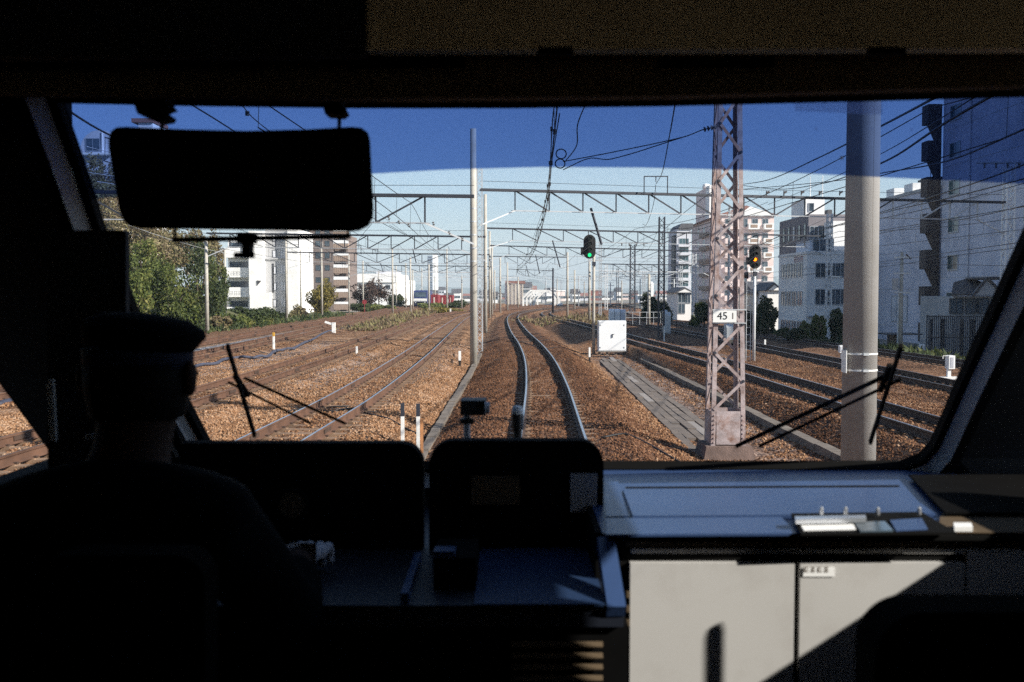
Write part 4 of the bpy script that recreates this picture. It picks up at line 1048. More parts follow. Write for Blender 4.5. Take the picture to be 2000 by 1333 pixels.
# ================================================================== BUILDINGS
_wc = {}
def winmesh(w, h, mf, mg, bars):
    k = (round(w,2), round(h,2), mf, mg, bars)
    if k not in _wc:
        f = .07; b = MB()
        b.box(-w/2,w/2,-.06,.02,0,f); b.box(-w/2,w/2,-.06,.02,h-f,h)
        b.box(-w/2,-w/2+f,-.055,.02,f,h-f); b.box(w/2-f,w/2,-.055,.02,f,h-f)
        for i in range(bars):
            x = -w/2+w*(i+1)/(bars+1); b.box(x-f*.4,x+f*.4,-.05,.0,f,h-f)
        g = MB(); g.box(-w/2+f,w/2-f,-.028,-.014,f,h-f)
        _wc[k] = (b.mesh('window', M[mf]), g.mesh('pane', M[mg]))
    return _wc[k]
ROT = {'S': 0.0, 'W': R(-90), 'E': R(90)}
class Bld:
    def __init__(s, label, cat, base, name='building', group=None):
        s.b = Vector(base); s.t = thing(name, label, cat, base, 0, group)
    def box(s, name, x0, x1, y0, y1, z0, z1, m, label=None):
        b = MB(); b.box(x0-s.b.x, x1-s.b.x, y0-s.b.y, y1-s.b.y, z0-s.b.z, z1-s.b.z); return b.build(name, M[m], s.t, label=label)
    def mesh(s, name, mb, m, parent=None):
        mb.v = [(v[0]-s.b.x, v[1]-s.b.y, v[2]-s.b.z) for v in mb.v]; return mb.build(name, M[m], parent or s.t)
    def win(s, face, a, c, z, w, h, mf='frame', mg='glass_b', bars=1):
        """face S: wall at y=c, centre x=a; face W or E: wall at x=c, centre y=a"""
        fm, gm = winmesh(w, h, mf, mg, bars)
        loc = (a, c-.012, z) if face == 'S' else ((c-.012, a, z) if face == 'W' else (c+.012, a, z))
        o = put(fm, 'window', s.t, loc=Vector(loc)-s.b, rotz=ROT[face]); put(gm, 'pane', o); return o
    def balcony(s, face, a, c, z, w, d=1.1, h=1.05, m='wall_white', rail=None):
        b = MB(); g = MB()
        if face == 'S':
            b.box(a-w/2,a+w/2,c-d,c-.003,z-.15,z); b.box(a-w/2,a+w/2,c-d-.004,c-d+.10,z+.003,z+h); b.box(a-w/2-.004,a-w/2+.1,c-d+.103,c-.004,z+.003,z+h); b.box(a+w/2-.1,a+w/2+.004,c-d+.103,c-.004,z+.003,z+h)
        else:
            sg = 1 if face == 'E' else -1; X0, X1 = sorted((c+sg*.003, c+sg*d)); b.box(X0,X1,a-w/2,a+w/2,z-.15,z)
            E0, E1 = sorted((c+sg*(d-.1), c+sg*(d+.004))); b.box(E0,E1,a-w/2,a+w/2,z+.003,z+h)
            for yy in (a-w/2, a+w/2-.1): X0, X1 = sorted((c+sg*.004, c+sg*(d-.103))); b.box(X0,X1,yy,yy+.1,z+.003,z+h)
        return s.mesh('balcony', b, m)
def xa(px, Y): return at(px, 575, Y).x
def za(py, Y): return at(1000, py, Y).z

# --- grey tower block on the far right: its trackside wall stands in the shade
B = Bld('tall blue-grey apartment block at the right edge with brown balcony boxes', 'apartment block', (40, 62, -1.45))
B.box('wall', 32.3, 48, 48, 75.2, -1.45, 18.2, 'wall_block')
B.box('roof_slab', 32.1, 48.2, 47.8, 75.4, 18.203, 18.5, 'wall_grey')
for k in range(7):
    z = za(672-74*k, 72.5)
    B.win('W', 73.1, 32.3, z-.15, 1.75, 1.15, 'frame', 'glass_g', 1)
    B.win('W', 62.2, 32.3, z-.15, 1.75, 1.15, 'frame', 'glass_g', 1)
    B.win('W', 55.0, 32.3, z-.15, 1.6, 1.35, 'frame', 'glass_g', 1)
    z0 = z+.0
    B.box('balcony', 31.25, 32.28, 75.42, 76.6, z0, z0+1.45, 'bracket_brown')
    b = MB(); b.prism([Vector((31.6,75.45,z0-.003)), Vector((32.28,75.45,z0-.003)), Vector((32.28,75.45,z0-1.45))], [Vector((31.6,76.5,z0-.003)), Vector((32.28,76.5,z0-.003)), Vector((32.28,76.5,z0-1.45))]); B.mesh('bracket', b, 'bracket_brown')
for yy in (70.6, 60.5):
    b = MB(); b.cyl((32.22,yy,-1.4),(32.22,yy,18.1),.06,.06,8); B.mesh('drain_pipe', b, 'wall_cool')
for k in range(7):
    b = MB(); z = za(690-74*k, 72.5); b.box(32.285, 32.296, 48.1, 75.1, z-.012, z+.012); B.mesh('joint', b, 'wall_grey')
# --- lower wing beyond it
B = Bld('lower blue-grey block behind the thick pole with air units on its roof', 'apartment block', (37, 82, -1.45))
B.box('wall', 32.5, 46, 77.2, 92, -1.45, za(386, 84), 'wall_block')
zt = za(386, 84)
B.box('parapet', 32.42, 46.1, 77.1, 92.1, zt+.003, zt+.25, 'wall_grey')
for i, yy in enumerate((79.0, 83, 87)):
    b = MB(); b.box(33.2, 34.3, yy, yy+1.8, zt+.26, zt+1.1); B.mesh('air_unit', b, 'steel_white')
b = MB(); b.box(32.6, 33.6, 77.6, 80.5, zt+.85, zt+1.0); b.cyl((33,79,zt+1),(33,79,zt+3.2),.03,.03,6); b.bar((33,78.5,zt+2.6),(33,79.5,zt+2.6),.03,.03); B.mesh('aerial', b, 'steel_dark')
for k in range(3): 
    b = MB(); z = za(640-75*k, 80); b.box(32.485, 32.496, 77.3, 91.9, z-.012, z+.012); B.mesh('joint', b, 'wall_grey')
B.win('W', 83.5, 32.5, 0.2, 3.4, 2.2, 'frame', 'wall_cool', 2)
# --- white office with shaded left face
B = Bld('white three storey office left of the thick pole with rows of paired windows', 'office', (30, 96, -1.45))
Yc = 90.0; X0 = xa(1575, Yc); X1 = xa(1732, Yc); Yb = X0/((1520-1000)/F)
zl = za(497, Yc)
B.box('wall', X0, X1, Yc, Yb, -1.45, zl, 'wall_white')
B.box('parapet', X0-.06, X1+.06, Yc-.06, Yb+.06, zl+.003, zl+.28, 'wall_white')
n = 4
for r, zz in enumerate((za(541, Yc), za(598, Yc), za(650, Yc))):
    for k in range(n):
        yy = Yc+1.0+(Yb-Yc-2)*(k+.5)/n
        for s in (-.42, .42):
            B.win('W', yy+s, X0, zz, .62, 1.35 if r < 2 else 1.0, 'frame', 'glass_b', 0)
for zz, hh_ in ((za(543, Yc), 1.35), (za(596, Yc), 1.45)):
    for px in (1607, 1636, 1690): B.win('S', xa(px, Yc), Yc, zz, 1.45, hh_, 'frame', 'glass_b', 2)
B.box('ledge', xa(1577,Yc), xa(1660,Yc), Yc-.35, Yc-.003, za(620,Yc), za(617,Yc), 'wall_grey')
# faded red lettering on the parapet: too small to read, so only its strokes
b = MB()
for k in range(4):
    yy = Yc+1.2+k*.75
    for (a, c_, z0, z1) in ((0,.5,.0,.07),(0,.07,.0,.5),(.43,.5,.1,.5),(.1,.45,.24,.31),(0,.5,.45,.52)):
        b.box(X0-.02, X0-.004, yy+a, yy+c_, zl-.62+z0, zl-.62+z1)
B.mesh('lettering', b, 'red')
# upper set-back storeys
U0, U1 = xa(1521, 100), xa(1575, 100)
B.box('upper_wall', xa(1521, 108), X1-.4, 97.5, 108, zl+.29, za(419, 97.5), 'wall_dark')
B.box('upper_block', xa(1622, 95), xa(1732, 95), 95, 97.3, zl+.29, za(432, 95), 'wall_white')
B.box('stair_tower', 29.8, xa(1608, 102), 102, 106.7, za(419, 97.5)+.003, za(388, 102), 'wall_white')
B.box('terrace', xa(1580, 93), xa(1621, 93), 93, 97.4, zl+.29, za(470, 93), 'wall_cool')
B.win('S', xa(1606, 93), 93, za(492, 93), 2.0, 1.2, 'frame', 'glass_b', 2)
B.win('S', xa(1582, 102), 102, za(414, 102), .6, .9, 'frame', 'glass_b', 0)
for k in range(5): B.win('W', 98.6+k*1.9, xa(1521, 108), za(466, 97.5), .8, 1.5, 'frame_d', 'wall_white' if k == 2 else 'glass_b', 0)
for k in range(2): B.win('S', xa(1588+k*16, 97.5), 97.5, za(468, 97.5), .9, 1.3, 'frame', 'glass_b', 1)
B.box('roof_unit', xa(1614, 100), xa(1623, 100), 100, 101, za(419, 97.5)+.003, za(410, 100), 'roof_dark')
for px, yt in ((1582, 344), (1606, 343)):
    b = MB(); p = at(px, 400, 104); b.cyl((p.x,104,za(388,102)-.5),(p.x,104,za(yt,104)),.07,.04,6); B.mesh('antenna', b, 'steel_white')
# --- pink flats
Yp = 215.0
Xc = xa(1408, Yp); XR = xa(1510, Yp); YB = Xc/((1350-1000)/F)
B = Bld('tall pink apartment building with a gabled top behind the riveted tower', 'apartment building', (Xc, Yp, -1.45))
zr = za(421, Yp)
B.box('wall', Xc, XR, Yp, YB, -1.45, zr, 'wall_pink')
b = MB(); gx = (xa(1398,Yp), xa(1518,Yp)); 
ga = [Vector((gx[0],Yp-.5,zr+.003)), Vector((gx[1],Yp-.5,zr+.003)), Vector(((gx[0]+gx[1])/2-.4,Yp-.5,za(402,Yp)))]
b.prism(ga, [v+Vector((0,YB-Yp+1,0)) for v in ga]); B.mesh('roof', b, 'roof_red')
b = MB(); g2 = [Vector((xa(1440,Yp),Yp-.62,zr+.02)), Vector((xa(1512,Yp),Yp-.62,zr+.02)), Vector((xa(1462,Yp),Yp-.62,za(404,Yp)))]
b.prism(g2, [v+Vector((0,.1,0)) for v in g2]); B.mesh('gable', b, 'wall_white')
B.box('penthouse', 46.7, 49.2, 236, 254, zr+.003, za(366,240), 'wall_pink')
B.box('penthouse_wall', xa(1383,232), xa(1404,232), 231.5, 235.9, zr+.003, za(362,232), 'wall_white')
B.win('S', xa(1396,231.5), 231.5, za(403,231.5), .7, .9, 'frame', 'glass_b', 0)
b = MB(); p = at(1361, 362, 238); b.lathe([(.0,0),(.8,.15),(1.0,.7),(.8,1.3),(.0,1.55)], (47.7, 246, za(366,240)+.004), 12); B.mesh('water_tank', b, 'wall_white')
step = (za(421,Yp)-za(591,Yp))/6.1
for k in range(6):
    z = zr-2.6-k*step*1.0
    for px in (1421, 1453, 1473, 1493):
        B.win('S', xa(px,Yp), Yp, z+.1, 1.3, 1.75, 'frame', 'glass_b', 1)
    B.balcony('S', xa(1430,Yp), Yp, z-.3, 3.6, 1.1, 1.0, 'wall_pink')
    B.balcony('S', xa(1469,Yp), Yp, z-.3, 2.3, 1.15, 1.05, 'wall_white')
    B.balcony('S', xa(1498,Yp), Yp, z-.3, 2.0, 1.15, 1.05, 'wall_white')
    for x_, w_ in ((1469,1.5),(1498,1.3)): B.box('balcony_panel', xa(x_,Yp)-w_/2, xa(x_,Yp)+w_/2, Yp-1.19, Yp-1.158, z-.12, z+.55, 'tan_panel')
    for f_ in (.25, .55, .75): B.win('W', Yp+(YB-Yp)*f_, Xc, z, 1.9, 1.4, 'frame', 'glass_b', 1)
    B.balcony('W', Yp+(YB-Yp)*.5, Xc, z-1.0, 9, .7, .8, 'tan_panel')
# greenish glazed block in front of its left flank
B = Bld('dark glazed blue-green block of flats left of the pink building', 'apartment building', (36, 205, -1.45))
zt = za(437, 205)
B.box('wall', xa(1321,205), xa(1349,205), 205, 216, -1.45, za(448,205), 'wall_cool')
b = MB(); a0 = [Vector((xa(1322,205),204.7,za(448,205)+.003)), Vector((xa(1352,205),204.7,za(448,205)+.003)), Vector((xa(1352,205),204.7,zt)), Vector((xa(1330,205),204.7,zt))]
b.prism(a0, [v+Vector((0,11.5,0)) for v in a0]); B.mesh('roof', b, 'roof_dark')
B.box('stair_tower', xa(1315,207), xa(1320.6,207), 206, 210, -1.45, za(460,207), 'steel_dark')
for k in range(7):
    z = za(478+16.5*k, 205)
    B.win('S', xa(1335,205), 205, z, 2.0, 1.25, 'frame', 'glass_g', 2)
    B.balcony('S', xa(1335,205), 205, z-.35, 2.4, .8, .45, 'wall_cool')
# small white house
def house(label, px0, px1, ye, yr, yb, Y, dep, mw, mr, gable='S', z0=-1.45, wins=()):
    a, c = xa(px0,Y), xa(px1,Y); ze, zrr = za(ye,Y), za(yr,Y); B = Bld(label, 'house', ((a+c)/2, Y, z0), 'house')
    B.box('wall', a, c, Y, Y+dep, z0, ze, mw)
    o = .35
    if gable == 'S':
        m_ = (a+c)/2; g = [Vector((a-o,Y-.3,ze+.003)), Vector((c+o,Y-.3,ze+.003)), Vector((m_,Y-.3,zrr))]; bk = [v+Vector((0,dep+.6,0)) for v in g]
        b = MB(); b.prism(g, bk); B.mesh('roof', b, mr)
        b = MB(); g = [Vector((a,Y-.32,ze+.02)), Vector((c,Y-.32,ze+.02)), Vector((m_,Y-.32,zrr-.25))]; b.prism(g, [v+Vector((0,.015,0)) for v in g]); B.mesh('gable', b, mw)
    else:
        g = [Vector((a-o,Y-.4,ze+.003)), Vector((a-o,Y+dep+.4,ze+.003)), Vector((a-o,Y+dep/2,zrr))]; b = MB(); b.prism(g, [v+Vector((c-a+2*o,0,0)) for v in g]); B.mesh('roof', b, mr)
    for (px, py, w, h) in wins: B.win('S', xa(px,Y), Y, za(py,Y), w, h)
    return B
house('small white house with a low gable left of the pink building', 1323, 1350, 572, 561, 625, 118, 8, 'wall_white', 'roof_dark', 'S', -1.45, ((1331,592,.9,1.3),(1331,613,.9,1.2),(1343,593,.7,1.1)))
house('white house with a dark roof showing left of the office', 1478, 1524, 574, 549, 600, 112, 9, 'wall_cream', 'roof_dark', 'E', -1.45, ((1490,590,1.2,1.1),))
house('pale gabled house half hidden by the dark trees right of the tower', 1499, 1523, 568, 552, 600, 108, 6, 'wall_white', 'roof_dark', 'S', -1.45)
# japanese style house
Y = 62.5; B = Bld('small tiled roof house behind the dark fence at the far right', 'house', (27.5, 65, -1.45), 'house')
B.box('wall', xa(1862,Y), xa(1960,Y), Y, Y+5, -1.45, za(579,Y), 'wall_grey')
g = [Vector((xa(1850,Y),Y-.6,za(578,Y))), Vector((xa(1975,Y),Y-.6,za(578,Y))), Vector((xa(1925,Y),Y+2.2,za(545,Y))), Vector((xa(1892,Y),Y+2.2,za(555,Y)))]
b = MB(); b.prism(g, [v+Vector((0,0,.12)) for v in g]); B.mesh('roof', b, 'roof_tile')
g = [Vector((xa(1890,Y),Y-.7,za(577,Y))), Vector((xa(1950,Y),Y-.7,za(577,Y))), Vector((xa(1916,Y),Y-.7,za(546,Y)))]
b = MB(); b.prism(g, [v+Vector((0,.3,0)) for v in g]); B.mesh('gable', b, 'wall_grey')
for s, e in ((1889, 1916), (1952, 1916)):
    b = MB(); b.bar((xa(s,Y),Y-.75,za(578,Y)),(xa(e,Y),Y-.75,za(544,Y)),.16,.14); B.mesh('barge_board', b, 'roof_tile')
for k in range(9):
    b = MB(); x = xa(1916,Y)+.1+k*.17; b.cyl((x,Y-.8,za(544,Y)),(x,Y+2.3,za(544,Y)),.085,.085,8); B.mesh('ridge_tile', b, 'roof_tile')
for px in (1868, 1899, 1918): B.win('S', xa(px,Y), Y, za(614,Y), .9, 1.0, 'frame_d', 'glass_b', 1)
# dark bar fence
Y = 59.0; t = thing('bar_fence', 'tall dark bar fence in front of the tiled roof house', 'fence', (xa(1811,Y), Y, -1.35)); o = Vector(t.location)
x0, x1 = xa(1811,Y)-o.x, xa(1985,Y)-o.x; hh_ = za(617,Y)-o.z
for zz in (.15, hh_*.5, hh_-.03): b = MB(); b.box(x0,x1,-.02,.02,zz-.03,zz+.03); b.build('rail_bar', M['steel_dark'], t)
k = 0; x = x0
while x < x1:
    b = MB(); b.box(x-.03,x+.03,-.06,-.022,0,hh_+(.06 if k % 6 == 0 else 0)); b.build('bar', M['steel_dark'], t); x += .115; k += 1
for k in range(9):
    xx = x0+.2+k*.6; w_ = .2+.12*((k*7) % 3)
    if k % 3 != 2: b = MB(); b.box(xx,xx+w_,.03,.045,.2,hh_-.2); b.build('panel', M['roof_dark'], t)
# shed roof beside the pole
Y = 63; t = thing('shelter', 'low lean-to shelter right of the thick pole with a tan side', 'shelter', (xa(1760,Y), Y, -1.3)); o = Vector(t.location)
b = MB(); b.box(xa(1728,Y)-o.x, xa(1796,Y)-o.x, -.6, 1.6, za(654,Y)-o.z, za(651.5,Y)-o.z); b.build('roof', M['roof_dark'], t)
b = MB(); b.box(xa(1735,Y)-o.x, xa(1760,Y)-o.x, .0, .1, 0, za(655,Y)-o.z); b.build('wall', M['tan_panel'], t)
for px in (1732, 1749): b = MB(); b.bar((xa(px,Y)-o.x,-.4,0),(xa(px,Y)-o.x,-.4,za(654.3,Y)-o.z),.09,.09); b.build('post', M['steel_dark'], t)
# utility pole
Y = 60; p = at(1758, 690, Y); p.z = -1.4; t = thing('utility_pole', 'grey utility pole with a transformer can right of the thick pole', 'utility pole', p); h = za(492,Y)+1.4
b = MB(); b.cyl((0,0,0),(0,0,h),.15,.09,12); b.build('shaft', M['concrete'], t, smooth=True)
b = MB(); b.cyl((-.18,.0,0),(-.14,0,h*.66),.05,.05,8); b.build('conduit', M['galv'], t)
b = MB(); b.cyl((-.4,-.1,h-2.3),(-.4,-.1,h-1.6),.19,.19,12); b.build('transformer', M['wall_grey'], t)
for zz in (h-.35, h-1.3, h-2.45): b = MB(); b.box(-.5,.5,-.14,-.08,zz-.05,zz+.05); b.build('crossarm', M['galv'], t)
b = MB(); b.cyl((.2,-.1,h-.15),(.5,-.1,h-.45),.05,.05,8); b.build('switch', M['insul'], t)
# street lamp arm in front of the office
p = at(1627, 660, 70); p.z = -1.4; t = thing('street_lamp', 'curved street lamp in front of the white office', 'street lamp', at(1668,690,70)); o = Vector(t.location)
b = MB(); q = [at(1668,690,70)-o, at(1667,560,70)-o, at(1660,546,70)-o, at(1645,542,70)-o, at(1632,541,70)-o]; b.tube(q, .045, 8); b.build('arm', M['galv'], t, smooth=True)
b = MB(); b.bar(at(1640,541.5,69.95)-o, at(1625,540.5,69.95)-o, .2, .1); b.build('lamp_head', M['white'], t)

# --- left: white apartments
Yw = 165.0
B = Bld('white apartment building with deep balconies behind the trees on the left', 'apartment building', (xa(512,Yw), Yw, -1.45))
zt = za(462, Yw)
B.box('balcony_wing', xa(441,Yw), xa(490,Yw), Yw+1.6, Yw+12, -1.45, za(470,Yw), 'wall_white')
B.box('wall', xa(490,Yw), xa(517,Yw), Yw-1, Yw+12, -1.45, za(452,Yw), 'wall_white')
B.box('stair_wing', xa(517,Yw)+.003, xa(564,Yw), Yw+.6, Yw+12, -1.45, za(448,Yw), 'wall_grey')
B.box('end_wall', xa(564,Yw)+.003, xa(584,Yw), Yw-.6, Yw+12, -1.45, za(448,Yw), 'wall_white')
for k in range(4):
    zf = za(612-38.5*k, Yw); h = 19/F*Yw
    B.box('balcony_front', xa(441,Yw), xa(489.6,Yw), Yw-.15, Yw+.05, zf-.6, zf-.6+h, 'wall_white')
    B.box('balcony_floor', xa(441,Yw), xa(489.6,Yw), Yw+.053, Yw+1.59, zf-.6, zf-.42, 'wall_white')
    B.box('side_wall', xa(485,Yw), xa(489.6,Yw), Yw+.053, Yw+1.59, zf-.6+.2, zf-.6+38.5/F*Yw, 'wall_white')
    B.win('S', xa(462,Yw), Yw+1.6, zf, 3.0, 2.0, 'frame_d', 'glass_b', 3)
    # faint grey lettering strokes, unreadable at this size
    b = MB(); z0 = zf-.25
    for c_ in range(3):
        if k in (0, 1): xx = xa(449+c_*9, Yw)
        elif k == 2: xx = xa(452+c_*6, Yw)
        else: continue
        for (a0, a1, q0, q1) in ((0,.5,.0,.06),(0,.06,0,.6),(.44,.5,0,.6),(.1,.4,.25,.31),(.0,.5,.54,.6)): b.box(xx+a0,xx+a1,Yw-.17,Yw-.153,z0+q0,z0+q1)
    if b.v: B.mesh('lettering', b, 'wall_grey')
for k in range(5):
    z = za(600-32*k, Yw); B.win('S', xa(535,Yw), Yw+.6, z, .6, 1.3, 'frame_d', 'wall_cool', 0); B.win('S', xa(555,Yw), Yw+.6, z, .55, 1.5, 'frame', 'wall_cool', 0); B.win('S', xa(549,Yw), Yw+.6, z, .4, 1.5, 'frame', 'wall_cool', 0)
B.box('ledge', xa(517,Yw)+.01, xa(556,Yw), Yw+.35, Yw+.597, za(507,Yw), za(504,Yw), 'wall_grey')
B.box('recess', xa(530,Yw), xa(534,Yw), Yw+.56, Yw+.597, za(572,Yw), za(515,Yw), 'frame_d')
B.box('low_wall', xa(497,Yw), xa(535,Yw), Yw-3, Yw-1.2, -1.45, za(572,Yw), 'wall_white')
B.box('roof_rail', xa(441,Yw), xa(490,Yw), Yw+1.5, Yw+1.6-.003, za(470,Yw)+.003, za(466,Yw), 'wall_grey')
b = MB(); p0 = at(505,548,Yw-1.05); 
for yy in (548, 583): q = at(502,yy,Yw-1.03); b.prism([q, q+Vector((.7,0,-.1)), q+Vector((0,0,-.9))], [v+Vector((0,-.1,0)) for v in (q, q+Vector((.7,0,-.1)), q+Vector((0,0,-.9)))])
B.mesh('shutter', b, 'frame_d')
# --- brown flats
Yb_ = 232.0
B = Bld('brown brick apartment building with pale balconies stacked on its right side', 'apartment building', (xa(640,Yb_), Yb_, -1.45))
zt = za(449, Yb_)
B.box('wall', xa(590,Yb_), xa(652,Yb_), Yb_, Yb_+16, -1.45, zt, 'wall_brown')
B.box('balcony_core', xa(652,Yb_)+.003, xa(677,Yb_), Yb_+2, Yb_+16, -1.45, za(458,Yb_), 'wall_brown')
B.box('roof_edge', xa(588,Yb_), xa(654,Yb_), Yb_-.2, Yb_+16, zt+.003, zt+.3, 'wall_dark')
for k in range(7):
    z = za(604-23.7*k, Yb_)
    B.balcony('S', xa(666,Yb_), Yb_+1.6, z, 3.4, 1.6, 1.15, 'tan_panel')
    B.box('balcony_cap', xa(652,Yb_)-.03, xa(681,Yb_)+.03, Yb_-.05, Yb_+.15, z+1.153, z+1.9 if k else z+1.7, 'wall_white', )
    b = MB()
    for q in range(7): x = xa(652.5,Yb_)+.24+q*.46; b.box(x-.03,x+.03,Yb_-.02,Yb_-.006,z,z+1.1)
    B.mesh('balcony_slats', b, 'wall_brown')
    for px in (598, 622, 640): B.win('S', xa(px,Yb_), Yb_, z+.5, 1.1 if px != 598 else 1.5, 1.25, 'frame_d', 'glass_b', 1)
    B.balcony('S', xa(598,Yb_), Yb_, z-.1, 2.0, .8, .9, 'tan_panel')
# --- domed house on the hill
Y = 132; p = at(196, 300, Y); zb = hillz(p.x, Y)-1.0
B = Bld('house with a rounded gable top left on the hill behind the sun visor', 'house', (p.x, Y, zb), 'house')
zc = za(291, Y); r = 38/F*Y
ring_ = [Vector((p.x+r*math.cos(a), Y, zc+r*.95*math.sin(a))) for a in np.linspace(0, math.pi, 16)]
poly = [Vector((p.x+r, Y, float(zb)))]+ring_+[Vector((p.x-r, Y, float(zb)))]
b = MB(); b.prism(poly, [v+Vector((0,9,0)) for v in poly]); B.mesh('wall', b, 'wall_cool')
B.win('S', xa(187,Y), Y, za(296,Y), 1.9, 1.7, 'frame', 'glass_b', 1)
B.box('trim', xa(205,Y), xa(207,Y), Y-.15, Y-.003, za(300,Y), za(258,Y), 'wall_white')
B.box('balcony', xa(170,Y), xa(225,Y), Y-.8, Y-.2, za(304,Y), za(300,Y), 'wall_white')
Y = 150; B = Bld('small white penthouse just above the top edge of the sun visor', 'house', (xa(288,Y), Y, -1.0), 'house')
B.box('wall', xa(276,Y), xa(304,Y), Y, Y+6, -1.0, za(240,Y), 'wall_white'); B.box('roof', xa(264,Y), xa(306,Y), Y-.3, Y+6.3, za(240,Y)+.003, za(232,Y), 'roof_red')
# --- factory, slate tower, locomotive and wagons
Y = 330; B = Bld('long white factory behind the dark red tree', 'factory', (xa(730,Y), Y, -1.45))
B.box('wall', xa(680,Y), xa(772,Y), Y, Y+40, -1.45, za(552,Y), 'wall_white'); B.box('annex', xa(772,Y)+.003, xa(788,Y), Y+4, Y+40, -1.45, za(546,Y), 'wall_white')
B.box('roof', xa(679,Y), xa(773,Y), Y-.5, Y+41, za(552,Y)+.003, za(535,Y), 'wall_white'); B.box('blue_band', xa(683,Y), xa(771,Y), Y-.08, Y-.003, za(551,Y), za(547,Y), 'wall_cool')
for k in range(5): B.win('S', xa(690+k*17,Y), Y, za(565,Y), 1.6, 1.4)
B.box('roof_house', xa(733,Y), xa(770,Y), Y+3, Y+20, za(535,Y)+.003, za(529,Y), 'wall_cool')
Y = 900; B = Bld('tall slate blue tower block with a white side far down the line', 'tower block', (xa(843,Y), Y, -1.45))
B.box('wall', xa(835,Y), xa(845,Y), Y, Y+30, -1.45, za(500,Y), 'wall_tower'); B.box('side_wall', xa(845,Y)+.003, xa(851,Y), Y+.5, Y+30, -1.45, za(498,Y), 'wall_white')
for k in range(14): B.win('S', xa(840,Y), Y, za(568-4.9*k,Y), 3.6, 1.1, 'frame', 'glass_b', 2)
def loco():
    Y = 205; t = thing('locomotive', 'blue electric locomotive with a white stripe waiting in the yard', 'locomotive', (xa(821,Y), Y, -.6)); w = 26/F*Y/2
    P = [(0,.7),(-.25,1.7),(.0,2.6),(.35,3.7),(.9,3.9),(14,3.9),(14,.7)]
    b = MB(); b.prism([Vector((-w,y,z)) for y, z in P], [Vector((w,y,z)) for y, z in P]); b.build('body', M['blue_loco'], t)
    b = MB(); b.prism([Vector((x,y,z)) for x, y, z in ((-w*.86,-.10,2.55),(w*.86,-.10,2.55),(w*.86,.27,3.5),(-w*.86,.27,3.5))], [Vector((x,y,z)) for x, y, z in ((-w*.86,-.06,2.55),(w*.86,-.06,2.55),(w*.86,.31,3.5),(-w*.86,.31,3.5))]); b.build('windscreen', M['glass_b'], t)
    b = MB(); b.box(-w*1.005,w*1.005,-.31,-.252,1.55,2.2); b.build('stripe', M['white'], t)
    b = MB(); b.box(-w*.9,w*.9,-.3,2,.15,.69); b.build('bogie', M['black'], t)
    for s in (-1, 1): b = MB(); b.cyl((s*w*.7,-.31,1.45),(s*w*.7,-.22,1.45),.14,.14,10); b.build('headlight', M['white'], t)
    b = MB(); b.bar((-.6,4,3.92),(0,4.6,4.6),.06,.06); b.bar((0,4.6,4.6),(-.6,5.2,5.1),.06,.06); b.build('pantograph', M['galv'], t)
loco()
for i, (px0, px1, y0, Y, m) in enumerate(((840,856,576,215,'red'),(857,871,577,222,'red'),(876,884,577,235,'red'))):
    t = thing('container', ['dark red freight container right of the blue locomotive','second dark red freight container further right','small dark red container at the end of the row'][i], 'container', (xa((px0+px1)/2,Y), Y, -.4)); w = (px1-px0)/F*Y/2; h = za(y0,Y)+.4
    b = MB(); b.box(-w,w,0,6,.3,h); b.build('body', M[m], t)
    for k in range(4): b = MB(); x = -w+w*2*(k+.5)/4; b.box(x-.05,x+.05,-.04,-.003,.4,h-.1); b.build('rib', M[m], t)
    b = MB(); b.box(-w*.15,w*.15,-.03,-.003,h*.3,h*.8); b.build('panel', M['wall_cream'], t)
# red sign by the left track, small
p = at(712, 594, 160); b = MB(); b.cyl((0,0,-1.4),(0,0,.3),.05,.05,6); b.cyl((0,-.05,.3),(0,-.1,.3),.38,.38,14); o = b.build('track_sign', [M['red']]); o.location = p; tag(o, 'small round red sign among the bushes below the dark red tree', 'sign')
# --- white portal frames over the line
for i in range(5):
    Y = 232+i*14; k = i*3.2
    xl, xr = xa(1022+i*7.0, Y), xa(1072+i*3, Y)
    t = thing('portal_frame', f'white cranked portal frame over the curve, {ORD[i]} from the front', 'portal frame', (xl, Y, -1.2), 0, 'white portal frames of the bridge')
    zt = za(568+i*.8, Y); b = MB(); o = Vector(t.location)
    w = .42
    b.bar(Vector((xl,Y,-1.2))-o, Vector((xl,Y,zt-1.7))-o, w, w); b.build('column', M['white'], t)
    b = MB(); b.bar(Vector((xl,Y,zt-1.7))-o, Vector((xl+1.7,Y,zt))-o, w, w); b.build('haunch', M['white'], t)
    b = MB(); b.bar(Vector((xl+1.7,Y,zt))-o, Vector((xr,Y,zt))-o, w*.6, w*.8); b.build('beam', M['white'], t)
    b = MB(); b.bar(Vector((xr,Y,zt))-o, Vector((xr+1.4,Y,zt-2))-o, w*.8, w*.8); b.bar(Vector((xr+1.4,Y,zt-2))-o, Vector((xr+1.4,Y,-1.2))-o, w*.8, w*.8); b.build('column', M['white'], t)
Y = 300; B = Bld('white slab fronted station hall at the end of the straight', 'hall', (xa(1005,Y), Y, -1.45))
B.box('wall', xa(986,Y), xa(1022,Y), Y, Y+20, -1.45, za(554,Y), 'wall_white'); B.box('roof', xa(987,Y), xa(1026,Y), Y-.6, Y+21, za(554,Y)+.003, za(549,Y), 'roof_red')
for k in range(5): B.box('pilaster', xa(992+k*7,Y), xa(994+k*7,Y), Y-.5, Y-.003, -1.45, za(556,Y), 'wall_cream')
t = thing('parapet_wall', 'white rising parapet of the overpass right of the portal frames', 'wall', (xa(1060,260), 260, -1.4)); o = Vector(t.location)
p4 = [at(1040,604,262), at(1082,604,262), at(1082,591,262), at(1040,601,262)]; b = MB(); b.prism([v-o for v in p4], [v-o+Vector((0,.6,0)) for v in p4]); b.build('panel', M['white'], t)
